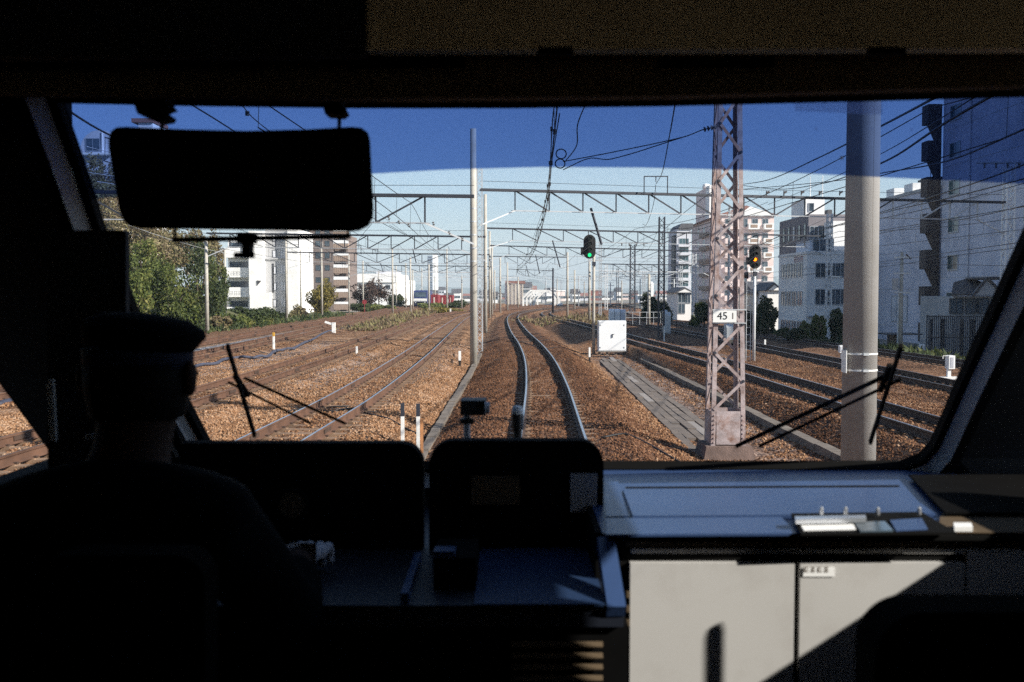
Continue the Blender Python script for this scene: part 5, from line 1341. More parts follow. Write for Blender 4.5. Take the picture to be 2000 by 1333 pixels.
t = thing('shed_roof', 'white sloping tarpaulin tent beside the dark pole right of the portals', 'tent', at(1096,608,225)); o = Vector(t.location)
p4 = [at(1088,596,225), at(1098,592,225), at(1102,608,225), at(1091,606,225)]; b = MB(); b.prism([v-o for v in p4], [v-o+Vector((0,4,0)) for v in p4]); b.build('sheet', M['white'], t)
t, p, tp = pole('dark post right of the portal frames holding the small dark gantry', 1080, 524, 617, .16, z=-.6, m='steel_dark')
# --- the town along the horizon
random.seed(21)
TOWN = []
x = 676
cols = ['wall_white','wall_cream','wall_grey','wall_cool','wall_white','wall_pink','wall_white','wall_brick2']
cw = {'wall_white':'white','wall_cream':'cream','wall_grey':'grey','wall_cool':'pale grey','wall_brick2':'rust red','wall_pink':'pinkish','wall_brown':'dark brown'}
px = 786; i = 0
while px < 1345:
    w = random.uniform(9, 24); ytop = random.uniform(566, 586); Y = random.uniform(420, 820); c = random.choice(cols)
    if 985 < px < 1090: ytop = random.uniform(560, 574)
    B = Bld(f'small distant {cw[c]} building, {ORD[i] if i < 30 else str(i+1)+"th"} from the left along the skyline', 'building', (xa(px+w/2,Y), Y, -1.45), 'town_building', 'distant town buildings')
    zt = za(ytop, Y); dp = random.uniform(10, 25)
    B.box('wall', xa(px,Y), xa(px+w,Y), Y, Y+dp, -1.45, zt, c)
    if random.random() < .5:
        a_, c_ = xa(px,Y), xa(px+w,Y); g = [Vector((a_-.4,Y-.4,zt+.003)), Vector((a_-.4,Y+dp+.4,zt+.003)), Vector((a_-.4,Y+dp/2,zt+2.5))]
        b = MB(); b.prism(g, [v+Vector((c_-a_+.8,0,0)) for v in g]); B.mesh('roof', b, random.choice(['roof_dark','roof_red','roof_tile','roof_dark']))
    else: B.box('roof', xa(px,Y)-.3, xa(px+w,Y)+.3, Y-.3, Y+dp+.3, zt+.003, zt+.6, random.choice(['wall_grey','roof_dark','wall_white']))
    nw = max(2, int(w/5)); nf = max(1, int((zt+1.45)/3.2))
    for q in range(nw):
        for r in range(nf): B.win('S', xa(px+w*(q+.5)/nw,Y), Y, -1.0+r*3.2+1, 1.9, 1.5, 'frame', 'glass_b', 1)
    px += w*random.uniform(.75, 1.05); i += 1
t = thing('silo', 'small white tank on the roofline left of the dark blue mast', 'tank', at(1272,570,300)); b = MB(); b.lathe([(.6,-6),(.6,2.4),(.4,2.9),(.1,3.0)], (0,0,0), 14); b.build('tank', M['white'], t)

# ================================================================== TREES AND SHRUBS
def leafcloud(n, rx, ry, rz, size, lumps, seed, zc=0.0):
    """many small leaf faces gathered in clumps through the crown"""
    rs = np.random.RandomState(seed); L = []
    for _ in range(lumps):
        v = rs.normal(size=3); v /= np.linalg.norm(v); v *= rs.uniform(.2, 1.15)**.6; L.append((v*np.array([rx, ry, rz])*.82, rs.uniform(.2, .44)))
    L = L or [(np.zeros(3), 1)]
    P = []
    for i in range(n):
        c, r = L[rs.randint(len(L))]; d = rs.normal(size=3); d /= np.linalg.norm(d)
        P.append(c+d*r*np.array([rx, ry, rz])*rs.uniform(.55, 1.05))
    P = np.array(P); P[:, 2] += zc
    d = rs.normal(size=(n, 3)); d[:, 2] *= .6; d /= np.linalg.norm(d, axis=1)[:, None]
    e = np.cross(d, rs.normal(size=(n, 3))); e /= np.linalg.norm(e, axis=1)[:, None]; g = np.cross(d, e)
    s = size*rs.uniform(.5, 1.3, (n, 1))
    V = np.stack([P-e*s, P-g*s*.45, P+e*s, P+g*s*.45], 1).reshape(-1, 3)
    Fc = [(4*i, 4*i+1, 4*i+2, 4*i+3) for i in range(n)]
    return V, Fc
def plant(name, label, cat, base, rx, rz, m, n=1500, size=.22, lumps=12, trunk=None, seed=0, ry=None, group=None):
    t = thing(name, label, cat, base, 0, group); ry = ry or rx; th = trunk or 0
    V, Fc = leafcloud(n, rx, ry, rz, size, lumps, seed+5, th+rz*.9)
    b = MB(); b.v = [tuple(v) for v in V]; b.f = Fc; b.m = [0]*len(Fc); b.build('crown' if name == 'tree' else 'foliage', M[m], t)
    b = MB(); rs = random.Random(seed)
    h = th+rz*.8; b.tube([(0,0,-.5),(rx*.04,0,h*.4),(-rx*.03,.02,h*.75),(0,0,h)], max(.06, rz*.035), 7)
    b.build('trunk' if name == 'tree' else 'stem', M['bark'], t)
    for k in range(4):
        b = MB(); a = rs.uniform(0, 6.28); z0 = h*rs.uniform(.35, .6)+.001; b.tube([(0,0,z0),(rx*.35*math.cos(a),rx*.35*math.sin(a),z0+rz*.35),(rx*.7*math.cos(a),rx*.7*math.sin(a),z0+rz*.8)], max(.035, rz*.018), 5); b.build('limb', M['bark'], t)
    return t
def plantpx(name, label, cat, px, yt, yb, wpx, Y, m, z0=None, **k):
    c = at(px, yb, Y); zt = at(px, yt, Y).z; zb = c.z if z0 is None else z0
    trunk = k.pop('tr', 0)*(zt-zb); rz = (zt-zb-trunk)/1.9
    return plant(name, label, cat, (c.x, Y, zb), wpx/F*Y/2, max(rz, .2), m, trunk=trunk, **k)
LT = [ # px, ytop, ybase, width, Y, mat, label
 (390,478,655,110,92,'leaf_dark','large dark green tree behind the leftmost concrete pole',2600),
 (330,505,660,110,84,'leaf_green','bright green bush mass right of the driver\'s cap',2600),
 (280,470,640,90,98,'leaf_green','green shrub on the hillside above the driver\'s cap',2200),
 (425,500,650,50,100,'leaf_green','narrow green tree just right of the leftmost pole',1500),
 (300,440,560,110,112,'leaf_brown','brown leafless thicket below the sun visor on the hill',2600),
 (365,440,530,90,118,'leaf_brown','brownish thicket under the left end of the visor bar',2200),
 (250,380,560,90,122,'leaf_brown','brown thicket behind the left corner of the sun visor',2000),
 (215,330,480,90,126,'leaf_brown','brown shrubs on the slope below the domed house',2000),
 (180,300,420,70,128,'leaf_brown','brownish shrub beside the domed house',1400),
 (240,300,420,70,130,'leaf_brown','brown shrub right of the domed house, behind the visor',1400),
 (418,458,560,44,128,'leaf_brown','olive tree behind the white apartments\' left edge',1700),
 (355,590,665,80,80,'leaf_green','low green undergrowth left of the leftmost pole',1700),
 (470,600,640,50,120,'leaf_dark','dark bush under the balconies of the white apartments',1200),
 (432,615,650,44,82,'leaf_brown','dry brown bush at the foot of the leftmost pole',900),
 (300,420,545,120,124,'leaf_brown','tall brown thicket hidden mostly by the sun visor',2400),
 (258,520,640,70,74,'leaf_green','green shrub between the pillar box and the driver\'s cap',2000),
 (500,618,646,60,96,'leaf_green','low greenery under the white apartment balconies',1200),
 (460,612,648,70,88,'leaf_green','low weedy greenery below the white apartments',900),
 (510,598,640,66,100,'leaf_dark','round dark green bush in front of the white apartments',1500),
 (545,606,636,40,112,'leaf_dark','dark green bush left of the second left pole',900),
 (540,622,636,40,104,'leaf_green','light green hedge clump below the white apartments',700),
 (600,618,634,38,118,'leaf_green','bright green low hedge below the yellowing tree',700),
 (640,606,622,22,135,'leaf_green','green bush right of the yellowing tree',500),
 (582,598,632,44,128,'leaf_brown','reddish bush left of the yellowing tree',700),
 (628,535,622,68,145,'leaf_yellow','yellowing tree in front of the brown flats',2000),
 (724,548,606,76,190,'leaf_red','wide dark red tree in front of the factory',2200),
 (775,572,606,40,215,'leaf_dark','dark low tree right of the dark red tree',900),
 (700,592,610,50,170,'leaf_dark','low green hedge below the dark red tree',700),
 (745,594,608,60,180,'leaf_green','green hedge along the yard below the factory',700),
 (848,590,606,60,200,'leaf_green','low green bushes in front of the red containers',900),
 (895,587,606,50,205,'leaf_dark','dark green bush at the end of the left yard',800),
 (860,601,611,80,150,'leaf_yellow','strip of yellow green weeds in the left yard',900),
]
for i, (px, yt, yb, w, Y, m, lab, n) in enumerate(LT):
    c = at(px, yb, Y); zb = max(c.z, float(hillz(c.x, Y))-.3) if c.x < -24 else max(c.z, -1.4)
    nm = 'tree' if 'tree' in lab else 'shrub'
    plantpx(nm, lab, nm, px, yt, yb, w, Y, m, z0=zb if at(px,yt,Y).z > zb+.8 else None, n=int(n*2.2), size=.11+Y*.0006, lumps=12+int(w/4), seed=i*3)
RT = [
 (1497,583,657,52,74,'leaf_dark','dark tree in the shade right of the amber signal',1700),
 (1462,600,657,36,76,'leaf_dark','dark bush behind the riveted tower and signal ladder',1000),
 (1596,610,668,34,63,'leaf_green','sunlit green shrub left of the dark round bush by the office',1100),
 (1638,606,668,50,64,'leaf_dark','dark round bush at the foot of the office, left of the thick pole',1500),
 (1571,628,660,18,62,'leaf_green','small sunlit sapling in front of the office corner',350),
 (1270,573,632,44,112,'leaf_dark','dark tree left of the dark blue lattice mast',1500),
 (1302,585,640,40,108,'leaf_dark','dark tree behind the dark blue lattice mast',1300),
 (1375,585,640,56,96,'leaf_dark','dark bush between the white house and the riveted tower',1600),
 (1357,615,640,20,90,'leaf_green','small green bush in front of the small white house',450),
 (1545,640,662,60,61,'leaf_dark','low dark hedge along the foot of the office',900),
 (1745,675,692,60,58,'leaf_dark','dark weeds below the lean-to shelter',600),
]
for i, (px, yt, yb, w, Y, m, lab, n) in enumerate(RT):
    nm = 'tree' if 'tree' in lab else 'shrub'
    plantpx(nm, lab, nm, px, yt, yb, w, Y, m, n=n*2, size=.09+Y*.0006, lumps=10+int(w/4), seed=100+i*3)
# weeds between the left tracks and in the yard
def weeds(name, pts, n, h, m, seed, wx, cap=.25):
    rs = np.random.RandomState(seed); V = []; Fc = []
    pts = np.array(pts, float)
    for i in range(n):
        s = rs.uniform(0, len(pts)-1.001); k = int(s); c = pts[k]+(pts[k+1]-pts[k])*(s-k)
        x = c[0]+rs.normal()*wx; y = c[1]+rs.normal()*.8; z = float(H(x, y)); hh = h*rs.uniform(.3, 1.1)*c[2]
        a = rs.uniform(0, 3.14); dx, dy = math.cos(a)*cap*.5*rs.uniform(.4,1), math.sin(a)*cap*.5*rs.uniform(.4,1); lx, ly = rs.normal(0, .12, 2)
        zz = z+hh*rs.uniform(.1, .6); b0 = len(V)
        V += [(x-dx,y-dy,zz),(x+lx*.3,y+ly*.3,zz-cap*.4),(x+dx,y+dy,zz+cap*.25),(x+lx,y+ly,zz+hh*.45+.05)]; Fc.append((b0,b0+1,b0+2,b0+3))
    b = MB(); b.v = V; b.f = Fc; b.m = [0]*len(Fc); return b.build(name, M[m], kind='stuff')
weeds('dry_weeds', [(-11.5,76,.7),(-11.5,82,1.0),(-11.6,90,1.3),(-12.2,105,1.5),(-12.5,130,1.7),(-12,160,1.8)], 2600, .5, 'weed', 4, .8)
weeds('green_weeds', [(-24,60,1),(-24.3,75,1.1),(-24,90,1.2),(-23.6,110,1.3),(-24,140,1.4)], 1500, .55, 'leaf_dark', 5, 1.0)
weeds('dry_grass', [(3.0,92,.8),(2.6,105,1),(8.5,100,1.2),(10,110,1.5),(9,140,1.6)], 1300, .5, 'weed', 6, 1.0)
weeds('verge_weeds', [(21.5,46,1),(21.5,58,1),(22,70,1),(22,85,1)], 1500, .6, 'leaf_dark', 8, .8)
# ================================================================== THE DRIVER'S CAB
CAB = thing('train_cab', 'dark train cab with wide raked windscreen, blue desk and cream cabinet', 'train cab', (0, 1.0, 1.15))
CO = Vector(CAB.location)
def cmesh(name, mb, m, parent=None, smooth=False, label=None):
    """a part of the cab, given in world coordinates"""
    mb.v = [(v[0]-CO.x, v[1]-CO.y, v[2]-CO.z) for v in mb.v]
    return mb.build(name, m if isinstance(m, list) else M[m], parent or CAB, smooth=smooth, label=label)
RK = 0.94
WN = Vector((0, -1, -RK)).normalized()           # inward normal of the raked windscreen
WU = Vector((0, -RK, 1)).normalized()            # up along it
def ws(px, py, off=0.0):
    d = ray(px, py); t = (2.65-RK*0.45)/(d.y+RK*d.z); return Vector((0, 0, CAMZ))+d*t+WN*off
OUT = [(118,192),(400,198),(700,202),(1000,202),(1300,198),(1700,188),(2123,176),(2069,300),(2000,455),(1935,600),(1870,745),(1834,830),(1818,866),(1795,892),(1760,905),
       (1600,906),(1180,906),(800,906),(470,906),(438,900),(414,872),(345,740),(270,612),(205,450),(163,320)]
def offset_poly(P, dist):
    """push the outline outwards in the plane of the windscreen"""
    o = P[0]; q = [((p-o).x, (p-o).dot(WU)) for p in P]; n = len(q); R_ = []
    ar = sum(q[i][0]*q[(i+1) % n][1]-q[(i+1) % n][0]*q[i][1] for i in range(n)); sg = 1 if ar < 0 else -1
    for i in range(n):
        a, b, c = Vector(q[i-1]), Vector(q[i]), Vector(q[(i+1) % n])
        d1, d2 = (b-a).normalized(), (c-b).normalized()
        n1, n2 = Vector((-d1.y, d1.x))*sg, Vector((-d2.y, d2.x))*sg
        m = (n1+n2); m = m/max(m.length_squared, .3)*2 if m.length > 1e-6 else n1
        m *= dist
        R_.append(o+Vector((b.x+m.x, 0, 0))+WU*(b.y+m.y))
    return R_
G0 = [ws(x, y) for x, y in OUT]
G1 = offset_poly(G0, .019); G2 = offset_poly(G0, .037); G3 = offset_poly(G0, .060)
IN = lambda L, o: [v+WN*o for v in L]
b = MB(); b.strip(IN(G0, .0), IN(G0, .018), closed=True); b.strip(IN(G0, .018), IN(G1, .018), closed=True); b.strip(IN(G0, -.01), IN(G0, 0), closed=True); cmesh('window_gasket', b, 'gasket')
b = MB(); b.strip(IN(G1, .0181), IN(G2, .052), closed=True); cmesh('window_frame', b, 'cab_grey')
b = MB(); b.strip(IN(G2, .0521), IN(G2, .058), closed=True); b.strip(IN(G2, .058), IN(G3, .058), closed=True); b.strip(IN(G3, .058), IN(G3, .045), closed=True); cmesh('window_trim', b, 'gasket')
b = MB(); b.add(IN(G0, -.004), [tuple(range(len(G0)))]); cmesh('windscreen', b, 'glass')
TB_ = [(0,430),(185,388),(480,357),(728,338),(870,330),(1050,325),(1250,326),(1450,331),(1660,342),(1830,350),(2000,358),(2050,362)]
top_ = [(2110,178),(1700,189),(1300,199),(1000,203),(700,203),(400,199),(120,193),(163,320)]
b = MB(); pl_ = [ws(x, y, .003) for x, y in ([(182,388)]+TB_[2:]+top_)]; b.add(pl_, [tuple(range(len(pl_)))]); cmesh('sun_film', b, 'tint', label='deep blue sun film across the top of the windscreen')
pl_ = [ws(x, y, .006) for x, y in ((1549,199),(1722,195),(1722,221),(1551,214))]; b = MB(); b.add(pl_, [(0,1,2,3)]); cmesh('glass_reflection', b, 'reflection_speck')  # a reflection in the glass, put in as a pale translucent plate
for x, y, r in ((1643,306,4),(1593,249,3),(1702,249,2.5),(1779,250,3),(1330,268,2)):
    pl_ = [ws(x+r*math.cos(a), y+r*math.sin(a), .0045) for a in np.linspace(0, 5.5, 8)]; b = MB(); b.add(pl_, [tuple(range(8))]); cmesh('glass_speck', b, 'speck' if r > 3.5 else 'reflection_speck')
# the front wall round the opening
far = [(-420,120),(400,-450),(700,-450),(1000,-450),(1300,-450),(1700,-450),(2700,-450),(2700,300),(2700,455),(2700,600),(2650,745),(2600,830),(2600,866)]
W3 = IN(G3, .045); b = MB(); FO = []
for i, v in enumerate(W3):
    if i < len(far): FO.append(ws(*far[i], .045))
    elif i in (13, 14): FO.append(Vector((1.5, v.y+.05, v.z-.3)))
    elif i < 20: FO.append(Vector((v.x, v.y+.02, 1.3)))
    else: FO.append(ws(*{20:(112,862),21:(62,792),22:(-40,650),23:(-165,480),24:(-262,330)}[i], .045))
b.strip(W3, FO, closed=True); cmesh('front_wall', b, 'cab_pillar')
# shell
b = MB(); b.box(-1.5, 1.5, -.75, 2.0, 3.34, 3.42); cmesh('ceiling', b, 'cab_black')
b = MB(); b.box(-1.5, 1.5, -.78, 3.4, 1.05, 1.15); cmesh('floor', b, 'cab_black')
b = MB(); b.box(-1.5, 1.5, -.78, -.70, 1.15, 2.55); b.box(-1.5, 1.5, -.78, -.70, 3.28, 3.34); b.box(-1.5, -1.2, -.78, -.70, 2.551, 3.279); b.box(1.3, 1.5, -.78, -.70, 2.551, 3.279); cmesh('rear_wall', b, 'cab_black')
b = MB(); b.add([(-1.2,-.74,2.55),(1.3,-.74,2.55),(1.3,-.74,3.28),(-1.2,-.74,3.28)], [(0,1,2,3)]); cmesh('rear_window', b, 'glass')
# the passenger saloon behind the partition: daylight comes through it onto the header
b = MB(); b.box(-1.5, 1.5, -7.5, -.785, 3.34, 3.42); cmesh('saloon_ceiling', b, 'wall_cream')
b = MB(); b.box(-1.5, 1.5, -7.5, -.785, 1.05, 1.15); cmesh('saloon_floor', b, 'wall_grey')
b = MB(); b.box(-1.48, 1.48, -7.5, -7.42, 1.151, 3.339); cmesh('saloon_end', b, 'wall_cream')
for s in (-1, 1):
    x0_, x1_ = sorted((s*1.40, s*1.48)); b = MB(); b.box(x0_, x1_, -7.41, -.79, 1.151, 1.95); b.box(x0_, x1_, -7.41, -.79, 2.90, 3.339); b.box(x0_, x1_, -1.7, -.79, 1.951, 2.899)
    for k in range(3): b.box(x0_, x1_, -3.5-k*1.9, -3.3-k*1.9, 1.951, 2.899)
    cmesh('saloon_wall', b, 'wall_cream')
b = MB(); b.box(-1.48, -1.40, -.70, 3.4, 1.15, 1.975); b.box(-1.48, -1.40, -.70, 2.0, 1.976, 3.34); b.box(-1.48, -1.40, 2.0, 3.2, 2.9, 3.34); cmesh('side_wall', b, 'cab_black')
RW0, RW1, RZ0, RZ1 = 1.12, 1.85, 2.338, 2.86
b = MB(); b.box(1.40, 1.48, -.70, 2.05, 1.15, RZ0); b.box(1.40, 1.48, 2.051, 2.6, 1.15, 2.0); b.box(1.40, 1.48, -.70, RW0, RZ0+.001, 3.34); b.box(1.40, 1.48, RW0+.001, RW1, RZ1, 3.34); cmesh('side_wall', b, 'cab_black')
b = MB(); b.add([(1.44,RW0,RZ0),(1.44,RW1,RZ0),(1.44,RW1,RZ1),(1.44,RW0,RZ1)], [(0,1,2,3)]); cmesh('side_window', b, 'glass')
b = MB(); b.add([(-1.44,2.0,1.975),(-1.44,3.3,1.975),(-1.44,3.3,2.9),(-1.44,2.0,2.9)], [(0,1,2,3)]); cmesh('side_window', b, 'glass')
pt = [ws(x, y, .0) for x, y in ((232,545),(268,640),(392,862),(352,862),(290,730),(205,560))]; b = MB(); b.prism([v+WN*.052 for v in pt], [v+WN*.047 for v in pt]); cmesh('pillar_trim', b, 'cab_grey')
# header above the windscreen
def pxprism(poly, Y, dep): 
    f_ = [at(x, y, Y) for x, y in poly]; b = MB(); b.prism(f_, [v+Vector((0,dep,0)) for v in f_]); return b
def rrect(x0, y0, x1, y1, r, n=6, corners='abcd'):
    P = []
    for (cx, cy, a0, k) in ((x0+r,y0+r,180,'a'),(x1-r,y0+r,270,'b'),(x1-r,y1-r,0,'c'),(x0+r,y1-r,90,'d')):
        if k in corners:
            for i in range(n+1): a = R(a0+90*i/n); P.append((cx+r*math.cos(a), cy+r*math.sin(a)))
        else: P.append({'a':(x0,y0),'b':(x1,y0),'c':(x1,y1),'d':(x0,y1)}[k])
    return P
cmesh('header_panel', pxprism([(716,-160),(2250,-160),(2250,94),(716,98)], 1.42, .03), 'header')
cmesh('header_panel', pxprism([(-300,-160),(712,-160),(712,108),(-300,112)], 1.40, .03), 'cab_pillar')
cmesh('header_rail', pxprism([(-300,114),(712,110),(713,101),(2250,97),(2250,160),(1300,188),(700,193),(100,183),(-300,175)], 1.50, .03), 'cab_dark')
for x0, x1 in ((690, 908), (1285, 1512)):
    h = cmesh('header_slot', pxprism([(x0,114),(x1,112),(x1,132),(x0,134)], 1.492, .006), 'gasket')
    cmesh('slot_lip', pxprism([(x0,136),(x1,134),(x1,138),(x0,140)], 1.49, .008), 'cab_dark')
for x0 in (1050, 1700): cmesh('header_catch', pxprism([(x0,92),(x0+70,92),(x0+70,106),(x0,106)], 1.40, .015), 'gasket')
# pillar box on the left
cmesh('equipment_box', pxprism(rrect(93, 450, 246, 1000, 6, 2), 2.02, .02), 'cab_pillar')
b = MB(); b.bar(at(99, 742, 2.0), at(105, 862, 2.0), .012, .012); cmesh('lit_strip', b, 'door')  # lit strip beside the box, its brightness put into the pale colour
b = MB(); b.bar(at(165, 855, 2.0), at(208, 851, 2.0), .010, .012); cmesh('latch', b, 'cab_grey')
# right desk with its cabinet
ZD = 2.03; x0 = .178
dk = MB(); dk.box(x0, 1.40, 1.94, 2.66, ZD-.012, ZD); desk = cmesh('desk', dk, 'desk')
def dpx(px, py, z=ZD): return gr(px, py, z)
def plate(name, poly, z0, z1, m, label=None, par=None):
    P = [dpx(x, y, z1) for x, y in poly]; b = MB(); b.prism([Vector((v.x, v.y, z0)) for v in P], P); o = cmesh(name, b, m, par or desk, label=label); return o
plate('desk_panel', [(1216,955),(1755,952),(1828,1004),(1236,1008)], ZD+.001, ZD+.008, 'desk')
plate('desk_panel', [(1183,1012),(1526,1010),(1556,1042),(1183,1044)], ZD+.001, ZD+.006, 'desk')
plate('desk_panel', [(1183,934),(1206,934),(1226,1008),(1183,1009)], ZD+.001, ZD+.006, 'desk')
plate('desk_seam', [(1186,1009.5),(1530,1008.5),(1531,1010.5),(1186,1011.5)], ZD+.0005, ZD+.0015, 'gasket')
plate('desk_seam', [(1222,951),(1755,948),(1757,951),(1222,954)], ZD+.0005, ZD+.0015, 'gasket')
plate('corner_panel', [(1775,927),(1846,1001),(2400,1001),(2400,927)], ZD+.009, ZD+.014, 'cab_black')
plate('counter', rrect(1835, 988, 2120, 1040, 30, 8, 'ab'), ZD+.002, ZD+.004, 'cab_dark')
plate('white_tag', [(1862,1021),(1897,1021),(1900,1030),(1864,1030)], ZD+.005, ZD+.014, 'paper')
b = MB(); b.box(x0+.01, 1.40, 1.925, 1.94-.001, ZD-.011, ZD-.002); cmesh('desk_edge', b, 'gasket', desk)
FY = 1.955
b = MB(); b.box(.20, 1.40, FY, 2.5, 1.15, ZD-.0125); cmesh('cabinet', b, 'gasket', desk)
def fpx(name, x0_, y0_, x1_, y1_, m, d0=.012, Y=None, par=None, label=None):
    Y = Y or FY; a, c = at(x0_, y0_, Y), at(x1_, y1_, Y); b = MB(); b.box(a.x, c.x, Y-d0, Y-.001, min(a.z, c.z), max(a.z, c.z)); return cmesh(name, b, m, par or desk, label=label)
fpx('trim_strip', 1232, 1071, 1990, 1080, 'door', .006)
fpx('trim_strip', 1222, 1056, 1990, 1066, 'cab_dark', .01)
fpx('cabinet_door', 1229, 1096, 1541, 1560, 'door', .018)
dr = fpx('cabinet_door', 1558, 1096, 1866, 1560, 'door', .018)
fpx('cabinet_panel', 1884, 1075, 2120, 1560, 'door', .012)
lb = fpx('door_label', 1563, 1104, 1623, 1121, 'paper', .0205)
for k in range(4):     # the label's four dark characters, too blurred to read
    xx = 1570+k*13; b = MB(); Y = FY-.0207
    for (dx0, dx1, dy0, dy1) in ((0,9,0,1.6),(0,9,5,6.4),(1+k%2*3,2.6+k%2*3,0,9),(0,9,8.6,10)):
        a, c = at(xx+dx0, 1108+dy0, Y), at(xx+dx1, 1108+dy1, Y); b.box(a.x, c.x, Y-.0004, Y, c.z, a.z)
    cmesh('character', b, 'cab_dark', desk)
for yy in (1150, 1178, 1205): fpx('hinge', 1222, yy, 1228, yy+12, 'cab_dark', .02)
# timetable tray let into the desk
TT = thing('document_tray', 'dark document tray with papers and silver clips on the blue desk', 'tray', dpx(1690, 1020, ZD+.001)); to = Vector(TT.location)
def tpx(name, poly, z0, z1, m):
    P = [dpx(x, y, ZD+z1) for x, y in poly]; b = MB(); b.prism([Vector((v.x, v.y, ZD+z0))-to for v in P], [v-to for v in P]); return b.build(name, M[m], TT)
tpx('base', [(1545,1003),(1800,1000),(1868,1040),(1565,1042)], .009, .014, 'gasket')
tpx('paper', [(1556,1013),(1660,1011),(1672,1034),(1570,1036)], .0145, .016, 'paper')
tpx('paper', [(1668,1020),(1728,1018),(1745,1036),(1680,1037)], .0145, .018, 'glass_b')
tpx('paper', [(1738,1016),(1800,1012),(1812,1033),(1750,1036)], .0145, .017, 'desk')
tpx('clip_bar', [(1552,1009),(1690,1006),(1692,1012),(1554,1015)], .019, .028, 'silver')
for x, y in ((1604,1005),(1651,1005),(1714,1006),(1795,1005)):
    p = dpx(x, y, ZD+.02)-to; b = MB(); b.lathe([(.0045,0),(.0045,.012),(.002,.016)], p, 10); b.build('clip', M['silver'], TT)
# left desk, rim and vents
b = MB(); b.box(-1.40, .205, 1.80, 2.75, 1.89, 1.93); ld = cmesh('driver_desk', b, 'desk_shaded'); b = MB(); b.box(-.07, .171, 1.79, 2.19, 1.931, 1.936); cmesh('desk_panel', b, 'desk_mid', ld)  # driver desk in its shaded colour, lighter plate for the brighter right part
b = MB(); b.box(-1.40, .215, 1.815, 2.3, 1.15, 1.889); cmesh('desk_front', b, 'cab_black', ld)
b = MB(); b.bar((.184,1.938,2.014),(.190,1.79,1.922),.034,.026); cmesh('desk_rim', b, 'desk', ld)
b = MB(); b.box(.166, .1775, 1.95, 2.62, 1.931, ZD-.001); cmesh('desk_step', b, 'cab_black', ld)
for k in range(4):
    a, c = at(1000, 1262+22*k, 1.80), at(1178, 1272+22*k, 1.80); b = MB(); b.bar((a.x,1.806,a.z),(c.x,1.806,a.z),.012,.004,up=Vector((0,-.6,1))); cmesh('vent_slat', b, 'cab_dark', ld)
# instrument hoods
h1 = cmesh('instrument_hood', pxprism(rrect(352, 866, 826, 1080, 44, 7, 'b'), 2.2, .045), 'cab_black')
h2 = cmesh('instrument_hood', pxprism(rrect(838, 861, 1179, 1078, 46, 7, 'ab'), 2.2, .045), 'cab_black')
p = at(572, 985, 2.199); b = MB(); b.cyl(p, p-Vector((0,.010,0)), .036, .034, 24); g = cmesh('gauge', b, 'gasket', h1); b = MB(); b.cyl(p-Vector((0,.0105,0)), p-Vector((0,.0115,0)), .028, .028, 24); cmesh('gauge', b, 'cab_dark', h1)
b = MB(); a, c = at(1114, 925, 2.199), at(1166, 1000, 2.199); b.box(a.x, c.x, 2.196, 2.199, c.z, a.z); cmesh('notice', b, 'cab_grey', h2)
b = MB(); a, c = at(920, 930, 2.199), at(1015, 985, 2.199); b.box(a.x, c.x, 2.196, 2.199, c.z, a.z); cmesh('display', b, 'cab_dark', h2)
# brake and power controller
b = MB(); a, c = at(846, 1090, 1.9), at(930, 1175, 1.9); b.box(a.x, c.x, 1.9, 2.05, 1.931, a.z); mc = cmesh('controller', b, 'cab_black')
b = MB(); a = at(868, 1083, 1.9); b.box(a.x-.02, a.x+.02, 1.89, 1.93, a.z-.006, a.z+.008); cmesh('handle', b, 'desk', mc)
b = MB(); a, c = at(812, 1065, 2.05), at(790, 1185, 1.81); b.bar((a.x,2.1,1.94),(c.x,1.81,1.94),.014,.02); cmesh('desk_groove', b, 'desk', ld)
# things standing on the dash
DC = thing('dash_camera', 'dark boxy camera on a stalk behind the right instrument hood', 'camera', at(912, 872, 2.5)); o = Vector(DC.location)
b = MB(); a, c = at(899, 783, 2.48), at(949, 812, 2.48); b.box(a.x-o.x, c.x-o.x, -.02, .06, c.z-o.z, a.z-o.z); b.build('body', M['black'], DC)
b = MB(); q = at(947, 797, 2.48)-o; b.cyl(q, q+Vector((.012,0,0)), .016, .014, 12); b.build('lens', M['cab_grey'], DC)
b = MB(); q = at(911, 813, 2.5)-o; b.cyl((0,.02,-.02), (q.x,.02,q.z), .010, .008, 10); b.build('stalk', M['cab_grey'], DC)
b = MB(); q = at(916, 818, 2.5)-o; b.box(q.x-.022, q.x+.012, -.01, .03, q.z-.012, q.z-.001); b.build('clamp', M['black'], DC)
DS = thing('dash_sensor', 'small capsule shaped device with a pale top before the left rail', 'sensor', at(1011, 872, 2.5)); o = Vector(DS.location)
q = at(1011, 792, 2.5)-o
b = MB(); b.lathe([(.0,q.z),(.011,q.z-.003),(.015,q.z-.013),(.015,q.z-.022)], (0,0,0), 14); b.build('cap', M['white'], DS)
b = MB(); b.lathe([(.0148,q.z-.0225),(.0148,q.z-.055),(.011,q.z-.065),(.011,-.03)], (0,0,0), 14); b.build('body', M['black'], DS)
b = MB(); b.box(.0, .016, -.012, .01, q.z-.06, q.z-.0226); b.build('side', M['steel_white'], DS)
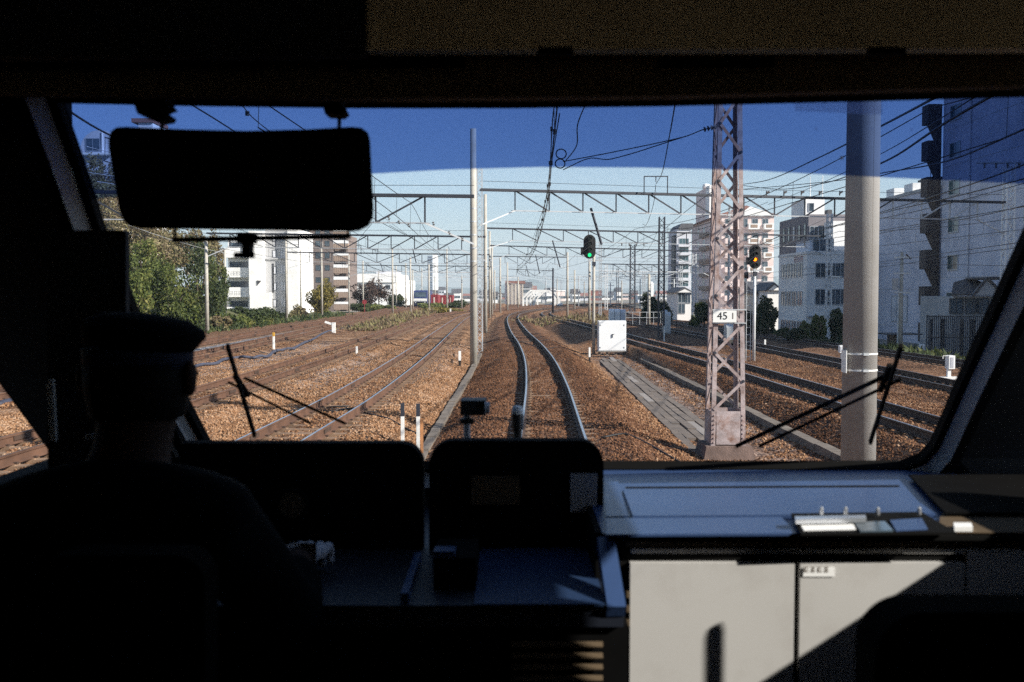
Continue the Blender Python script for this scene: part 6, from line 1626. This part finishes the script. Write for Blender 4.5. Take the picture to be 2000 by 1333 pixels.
# wipers outside the glass
def wiper(arms, blade, holder):
    w = bpy.data.objects.new('wiper', None); COL.objects.link(w); w.parent = CAB
    for (p, q, r) in arms: b = MB(); b.bar(ws(*p, -.07), ws(*q, -.05), r, r); cmesh('arm', b, 'gasket', w)
    b = MB(); b.bar(ws(*blade[0], -.025), ws(*blade[1], -.025), .007, .013); cmesh('blade', b, 'gasket', w)
    b = MB(); b.bar(ws(*holder[0], -.045), ws(*holder[1], -.045), .011, .011); cmesh('holder', b, 'gasket', w)
wiper([((668,868),(470,768),.007),((600,868),(438,776),.006)], ((440,690),(494,866)), ((452,760),(478,800)))
wiper([((1446,912),(1738,765),.011),((1492,912),(1772,770),.008)], ((1766,690),(1704,880)), ((1748,740),(1728,790)))
# unseen pole by the side window, added to cast the shadow on the cabinet door
b = MB(); b.cyl((1.10,1.58,1.15), (1.10,1.58,2.295), .009, .009, 12); b.cyl((1.10,1.58,2.2955), (1.10,1.58,2.31), .009, .007, 12); cmesh('shadow_pole', b, 'cab_black')

# sun visor hanging before the driver
SV = thing('sun_visor', 'black sun visor board hanging from two arms before the driver', 'sun visor', at(468, 350, 1.75)); o = Vector(SV.location)
pv = [(212,290),(212,272),(217,256),(228,249),(246,248),(360,253),(480,256),(600,253),(688,248),(706,250),(717,258),(721,272),(728,405),(727,425),(718,441),(700,450),(682,452),(270,446),(252,442),(240,430),(233,412)]
f_ = [at(x, y, 1.75)-o for x, y in pv]; b = MB(); b.prism(f_, [v+Vector((0,.012,0)) for v in f_]); b.build('board', M['gasket'], SV)
for xs_, xb in ((318, 316), (664, 662)): b = MB(); b.cyl(at(xs_, 195, 1.76)-o, at(xb, 262, 1.76)-o, .0035, .0035, 8); b.build('arm', M['gasket'], SV)
cl = [(258,120),(330,120),(322,200),(329,208),(312,214),(326,224),(322,232),(300,236),(268,222),(260,200)]
f_ = [at(x, y, 1.72)-o for x, y in cl]; b = MB(); b.prism(f_, [v+Vector((0,.05,0)) for v in f_]); b.build('clamp', M['gasket'], SV)
cl = [(630,130),(672,130),(668,206),(674,216),(664,224),(634,222),(630,206)]
f_ = [at(x, y, 1.72)-o for x, y in cl]; b = MB(); b.prism(f_, [v+Vector((0,.05,0)) for v in f_]); b.build('clamp', M['gasket'], SV)
b = MB(); b.bar(at(338, 469, 1.74)-o, at(684, 462, 1.74)-o, .0085, .0085); b.build('rod', M['gasket'], SV)
b = MB(); b.bar(at(342, 440, 1.745)-o, at(342, 470, 1.745)-o, .004, .004); b.bar(at(680, 440, 1.745)-o, at(680, 466, 1.745)-o, .004, .004); b.build('hanger', M['gasket'], SV)
b = MB(); b.box(*(lambda a, c: (a.x, c.x, -.02, .01, c.z, a.z))(at(462, 455, 1.73)-o, at(494, 475, 1.73)-o)); b.box(*(lambda a, c: (a.x, c.x, -.018, .008, c.z, a.z))(at(471, 475.3, 1.73)-o, at(488, 494, 1.73)-o)); b.build('bracket', M['gasket'], SV)
b = MB(); q = at(477, 499, 1.73)-o; b.cyl(q+Vector((-.017,0,0)), q+Vector((.017,0,0)), .0055, .0055, 10); b.build('knob', M['gasket'], SV)
# folding seat, lower right
JS = thing('folding_seat', 'black round cornered seat back in the lower right corner', 'seat', (.62, 1.2, 1.15)); o = Vector(JS.location)
f_ = [at(x, y, 1.26)-o for x, y in rrect(1670, 1162, 2200, 1800, 92, 10, 'ab')]; b = MB(); b.prism([v-Vector((0,.07,0)) for v in f_], f_); b.build('backrest', M['seat'], JS)
b = MB(); b.box(-.21, .16, .08, .42, .40, .47); b.build('cushion', M['seat'], JS)
b = MB(); b.cyl((0,.2,0), (0,.2,.40), .035, .035, 12); b.build('column', M['seat'], JS)
# ------------------------------------------------------------------ the driver
def skin(name, verts, edges, rad, m, sub=2, root=0):
    me = bpy.data.meshes.new(name); me.from_pydata([tuple(v) for v in verts], edges, []); o = bpy.data.objects.new(name, me); COL.objects.link(o)
    o.modifiers.new('skin', 'SKIN'); sv = me.skin_vertices[0].data
    for i, r in enumerate(rad): sv[i].radius = r if isinstance(r, tuple) else (r, r)
    sv[root].use_root = True
    s = o.modifiers.new('sub', 'SUBSURF'); s.levels = s.render_levels = sub
    bpy.context.view_layer.update(); dg = bpy.context.evaluated_depsgraph_get()
    me2 = bpy.data.meshes.new_from_object(o.evaluated_get(dg)); bpy.data.objects.remove(o); bpy.data.meshes.remove(me)
    me2.name = name; me2.materials.clear(); me2.materials.append(M[m])
    me2.polygons.foreach_set('use_smooth', [True]*len(me2.polygons)); return me2
HC = at(272, 752, 1.7)
DR = thing('person', 'train driver in a peaked cap and dark uniform seen from behind', 'person', (HC.x, 1.5, 1.15)); o = Vector(DR.location)
def V(x, y, z): return Vector((HC.x+x, y, z))-o
hd = HC.z
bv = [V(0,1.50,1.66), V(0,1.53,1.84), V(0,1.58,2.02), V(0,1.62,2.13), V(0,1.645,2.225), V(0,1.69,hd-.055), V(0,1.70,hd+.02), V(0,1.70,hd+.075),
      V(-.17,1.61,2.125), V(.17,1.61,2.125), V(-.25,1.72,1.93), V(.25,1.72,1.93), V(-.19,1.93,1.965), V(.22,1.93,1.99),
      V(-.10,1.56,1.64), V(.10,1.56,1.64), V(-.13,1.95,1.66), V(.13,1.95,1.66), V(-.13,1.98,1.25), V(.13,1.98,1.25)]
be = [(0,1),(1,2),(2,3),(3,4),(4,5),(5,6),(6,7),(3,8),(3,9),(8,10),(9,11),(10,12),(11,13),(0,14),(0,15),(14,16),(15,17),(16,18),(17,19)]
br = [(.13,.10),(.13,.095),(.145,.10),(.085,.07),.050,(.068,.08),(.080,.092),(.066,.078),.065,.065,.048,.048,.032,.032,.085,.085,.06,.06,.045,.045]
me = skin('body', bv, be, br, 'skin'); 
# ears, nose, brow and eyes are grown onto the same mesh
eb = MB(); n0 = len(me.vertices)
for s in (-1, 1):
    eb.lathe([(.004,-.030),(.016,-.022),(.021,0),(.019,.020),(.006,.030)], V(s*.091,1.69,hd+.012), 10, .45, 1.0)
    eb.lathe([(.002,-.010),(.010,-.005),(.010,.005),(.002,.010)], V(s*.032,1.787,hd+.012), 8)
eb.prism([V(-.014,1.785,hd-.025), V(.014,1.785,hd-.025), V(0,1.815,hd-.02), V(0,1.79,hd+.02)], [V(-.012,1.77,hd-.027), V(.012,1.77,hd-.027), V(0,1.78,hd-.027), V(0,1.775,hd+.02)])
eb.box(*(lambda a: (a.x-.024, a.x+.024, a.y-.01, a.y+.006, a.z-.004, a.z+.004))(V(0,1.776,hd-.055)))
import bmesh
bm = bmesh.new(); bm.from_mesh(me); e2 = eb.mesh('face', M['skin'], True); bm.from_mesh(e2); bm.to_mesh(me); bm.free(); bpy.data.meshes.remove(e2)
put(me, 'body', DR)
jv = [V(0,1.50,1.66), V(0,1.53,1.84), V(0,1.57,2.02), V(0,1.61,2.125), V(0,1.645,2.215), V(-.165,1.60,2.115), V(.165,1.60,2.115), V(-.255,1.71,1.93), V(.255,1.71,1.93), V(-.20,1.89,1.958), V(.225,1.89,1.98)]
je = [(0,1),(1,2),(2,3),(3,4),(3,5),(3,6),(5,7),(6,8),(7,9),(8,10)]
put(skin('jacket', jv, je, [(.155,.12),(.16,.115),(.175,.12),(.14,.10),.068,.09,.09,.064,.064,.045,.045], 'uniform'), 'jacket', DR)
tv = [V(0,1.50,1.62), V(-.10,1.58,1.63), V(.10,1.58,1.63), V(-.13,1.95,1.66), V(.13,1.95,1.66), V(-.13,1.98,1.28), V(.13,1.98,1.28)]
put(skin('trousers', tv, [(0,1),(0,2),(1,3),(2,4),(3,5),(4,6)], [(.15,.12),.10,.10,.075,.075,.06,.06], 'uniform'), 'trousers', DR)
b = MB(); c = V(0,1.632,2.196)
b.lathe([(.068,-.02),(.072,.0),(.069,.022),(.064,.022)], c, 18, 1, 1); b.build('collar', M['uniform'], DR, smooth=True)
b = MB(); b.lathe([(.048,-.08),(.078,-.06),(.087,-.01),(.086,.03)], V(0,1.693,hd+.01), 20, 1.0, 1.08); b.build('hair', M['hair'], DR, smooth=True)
# cap: band, flared crown leaning forward and to the right, peak
b = MB(); b.lathe([(.089,.0),(.090,.030),(.089,.034)], V(0,1.70,hd+.030), 24, 1, 1.1); cp = b.build('cap', M['capband'], DR, smooth=True, label='dark peaked cap')
b = MB(); b.lathe([(.089,.0),(.101,.028),(.097,.038),(.07,.052),(.02,.058)], V(0,1.70,hd+.0645), 26, 1, 1.1)
tl = Matrix.Rotation(R(7), 4, 'Y'); cc = V(0,1.70,hd+.065)
b.v = [tuple(cc+tl @ (Vector(v)-cc)+Vector((.008 if v[2] > cc.z+.01 else 0, 0, 0))) for v in b.v]; b.build('cap_crown', M['uniform'], cp, smooth=True)
b = MB(); A = []; B2 = []
for k in range(13):
    a = R(38+104*k/12); A.append(V(.090*math.cos(a), 1.70+.107*math.sin(a), hd+.032)); B2.append(V(.092*math.cos(a), 1.70+.107*math.sin(a)+.055*math.sin(a), hd+.010))
b.strip(A, B2); b.strip([v+Vector((0,0,-.004)) for v in B2], [v+Vector((0,0,-.004)) for v in A]); b.build('peak', M['hair'], cp)
def hand(base, dirv, side):
    d = dirv.normalized(); up = Vector((0,0,1)); r = d.cross(up).normalized()*side; up = r.cross(d).normalized()*side
    vs = [base, base+d*.045, base+d*.085]; ed = [(0,1),(1,2)]; rad = [.026,(.034,.018),(.034,.016)]
    for k, (off, L) in enumerate(((-.030,.030),(-.011,.036),(.010,.034),(.029,.026))):
        p0 = base+d*.078+r*off; i0 = len(vs); vs += [p0, p0+d*L*.9+up*.004, p0+d*L*1.35-up*L*.75, p0+d*L*1.05-up*L*1.35]; ed += [(2,i0),(i0,i0+1),(i0+1,i0+2),(i0+2,i0+3)]; rad += [.011,.0105,.0095,.0075]
    i0 = len(vs); p0 = base+d*.03-r*.028; vs += [p0, p0+d*.03-r*.022-up*.012, p0+d*.055-r*.018-up*.028]; ed += [(0,i0),(i0,i0+1),(i0+1,i0+2)]; rad += [.013,.011,.009]
    return skin('glove', vs, ed, rad, 'glove')
put(hand(V(.225,1.915,1.985), Vector((.10,1,-.02)), 1), 'glove', DR)
put(hand(V(-.195,1.915,1.962), Vector((.05,1,-.02)), -1), 'glove', DR)
b = MB(); 
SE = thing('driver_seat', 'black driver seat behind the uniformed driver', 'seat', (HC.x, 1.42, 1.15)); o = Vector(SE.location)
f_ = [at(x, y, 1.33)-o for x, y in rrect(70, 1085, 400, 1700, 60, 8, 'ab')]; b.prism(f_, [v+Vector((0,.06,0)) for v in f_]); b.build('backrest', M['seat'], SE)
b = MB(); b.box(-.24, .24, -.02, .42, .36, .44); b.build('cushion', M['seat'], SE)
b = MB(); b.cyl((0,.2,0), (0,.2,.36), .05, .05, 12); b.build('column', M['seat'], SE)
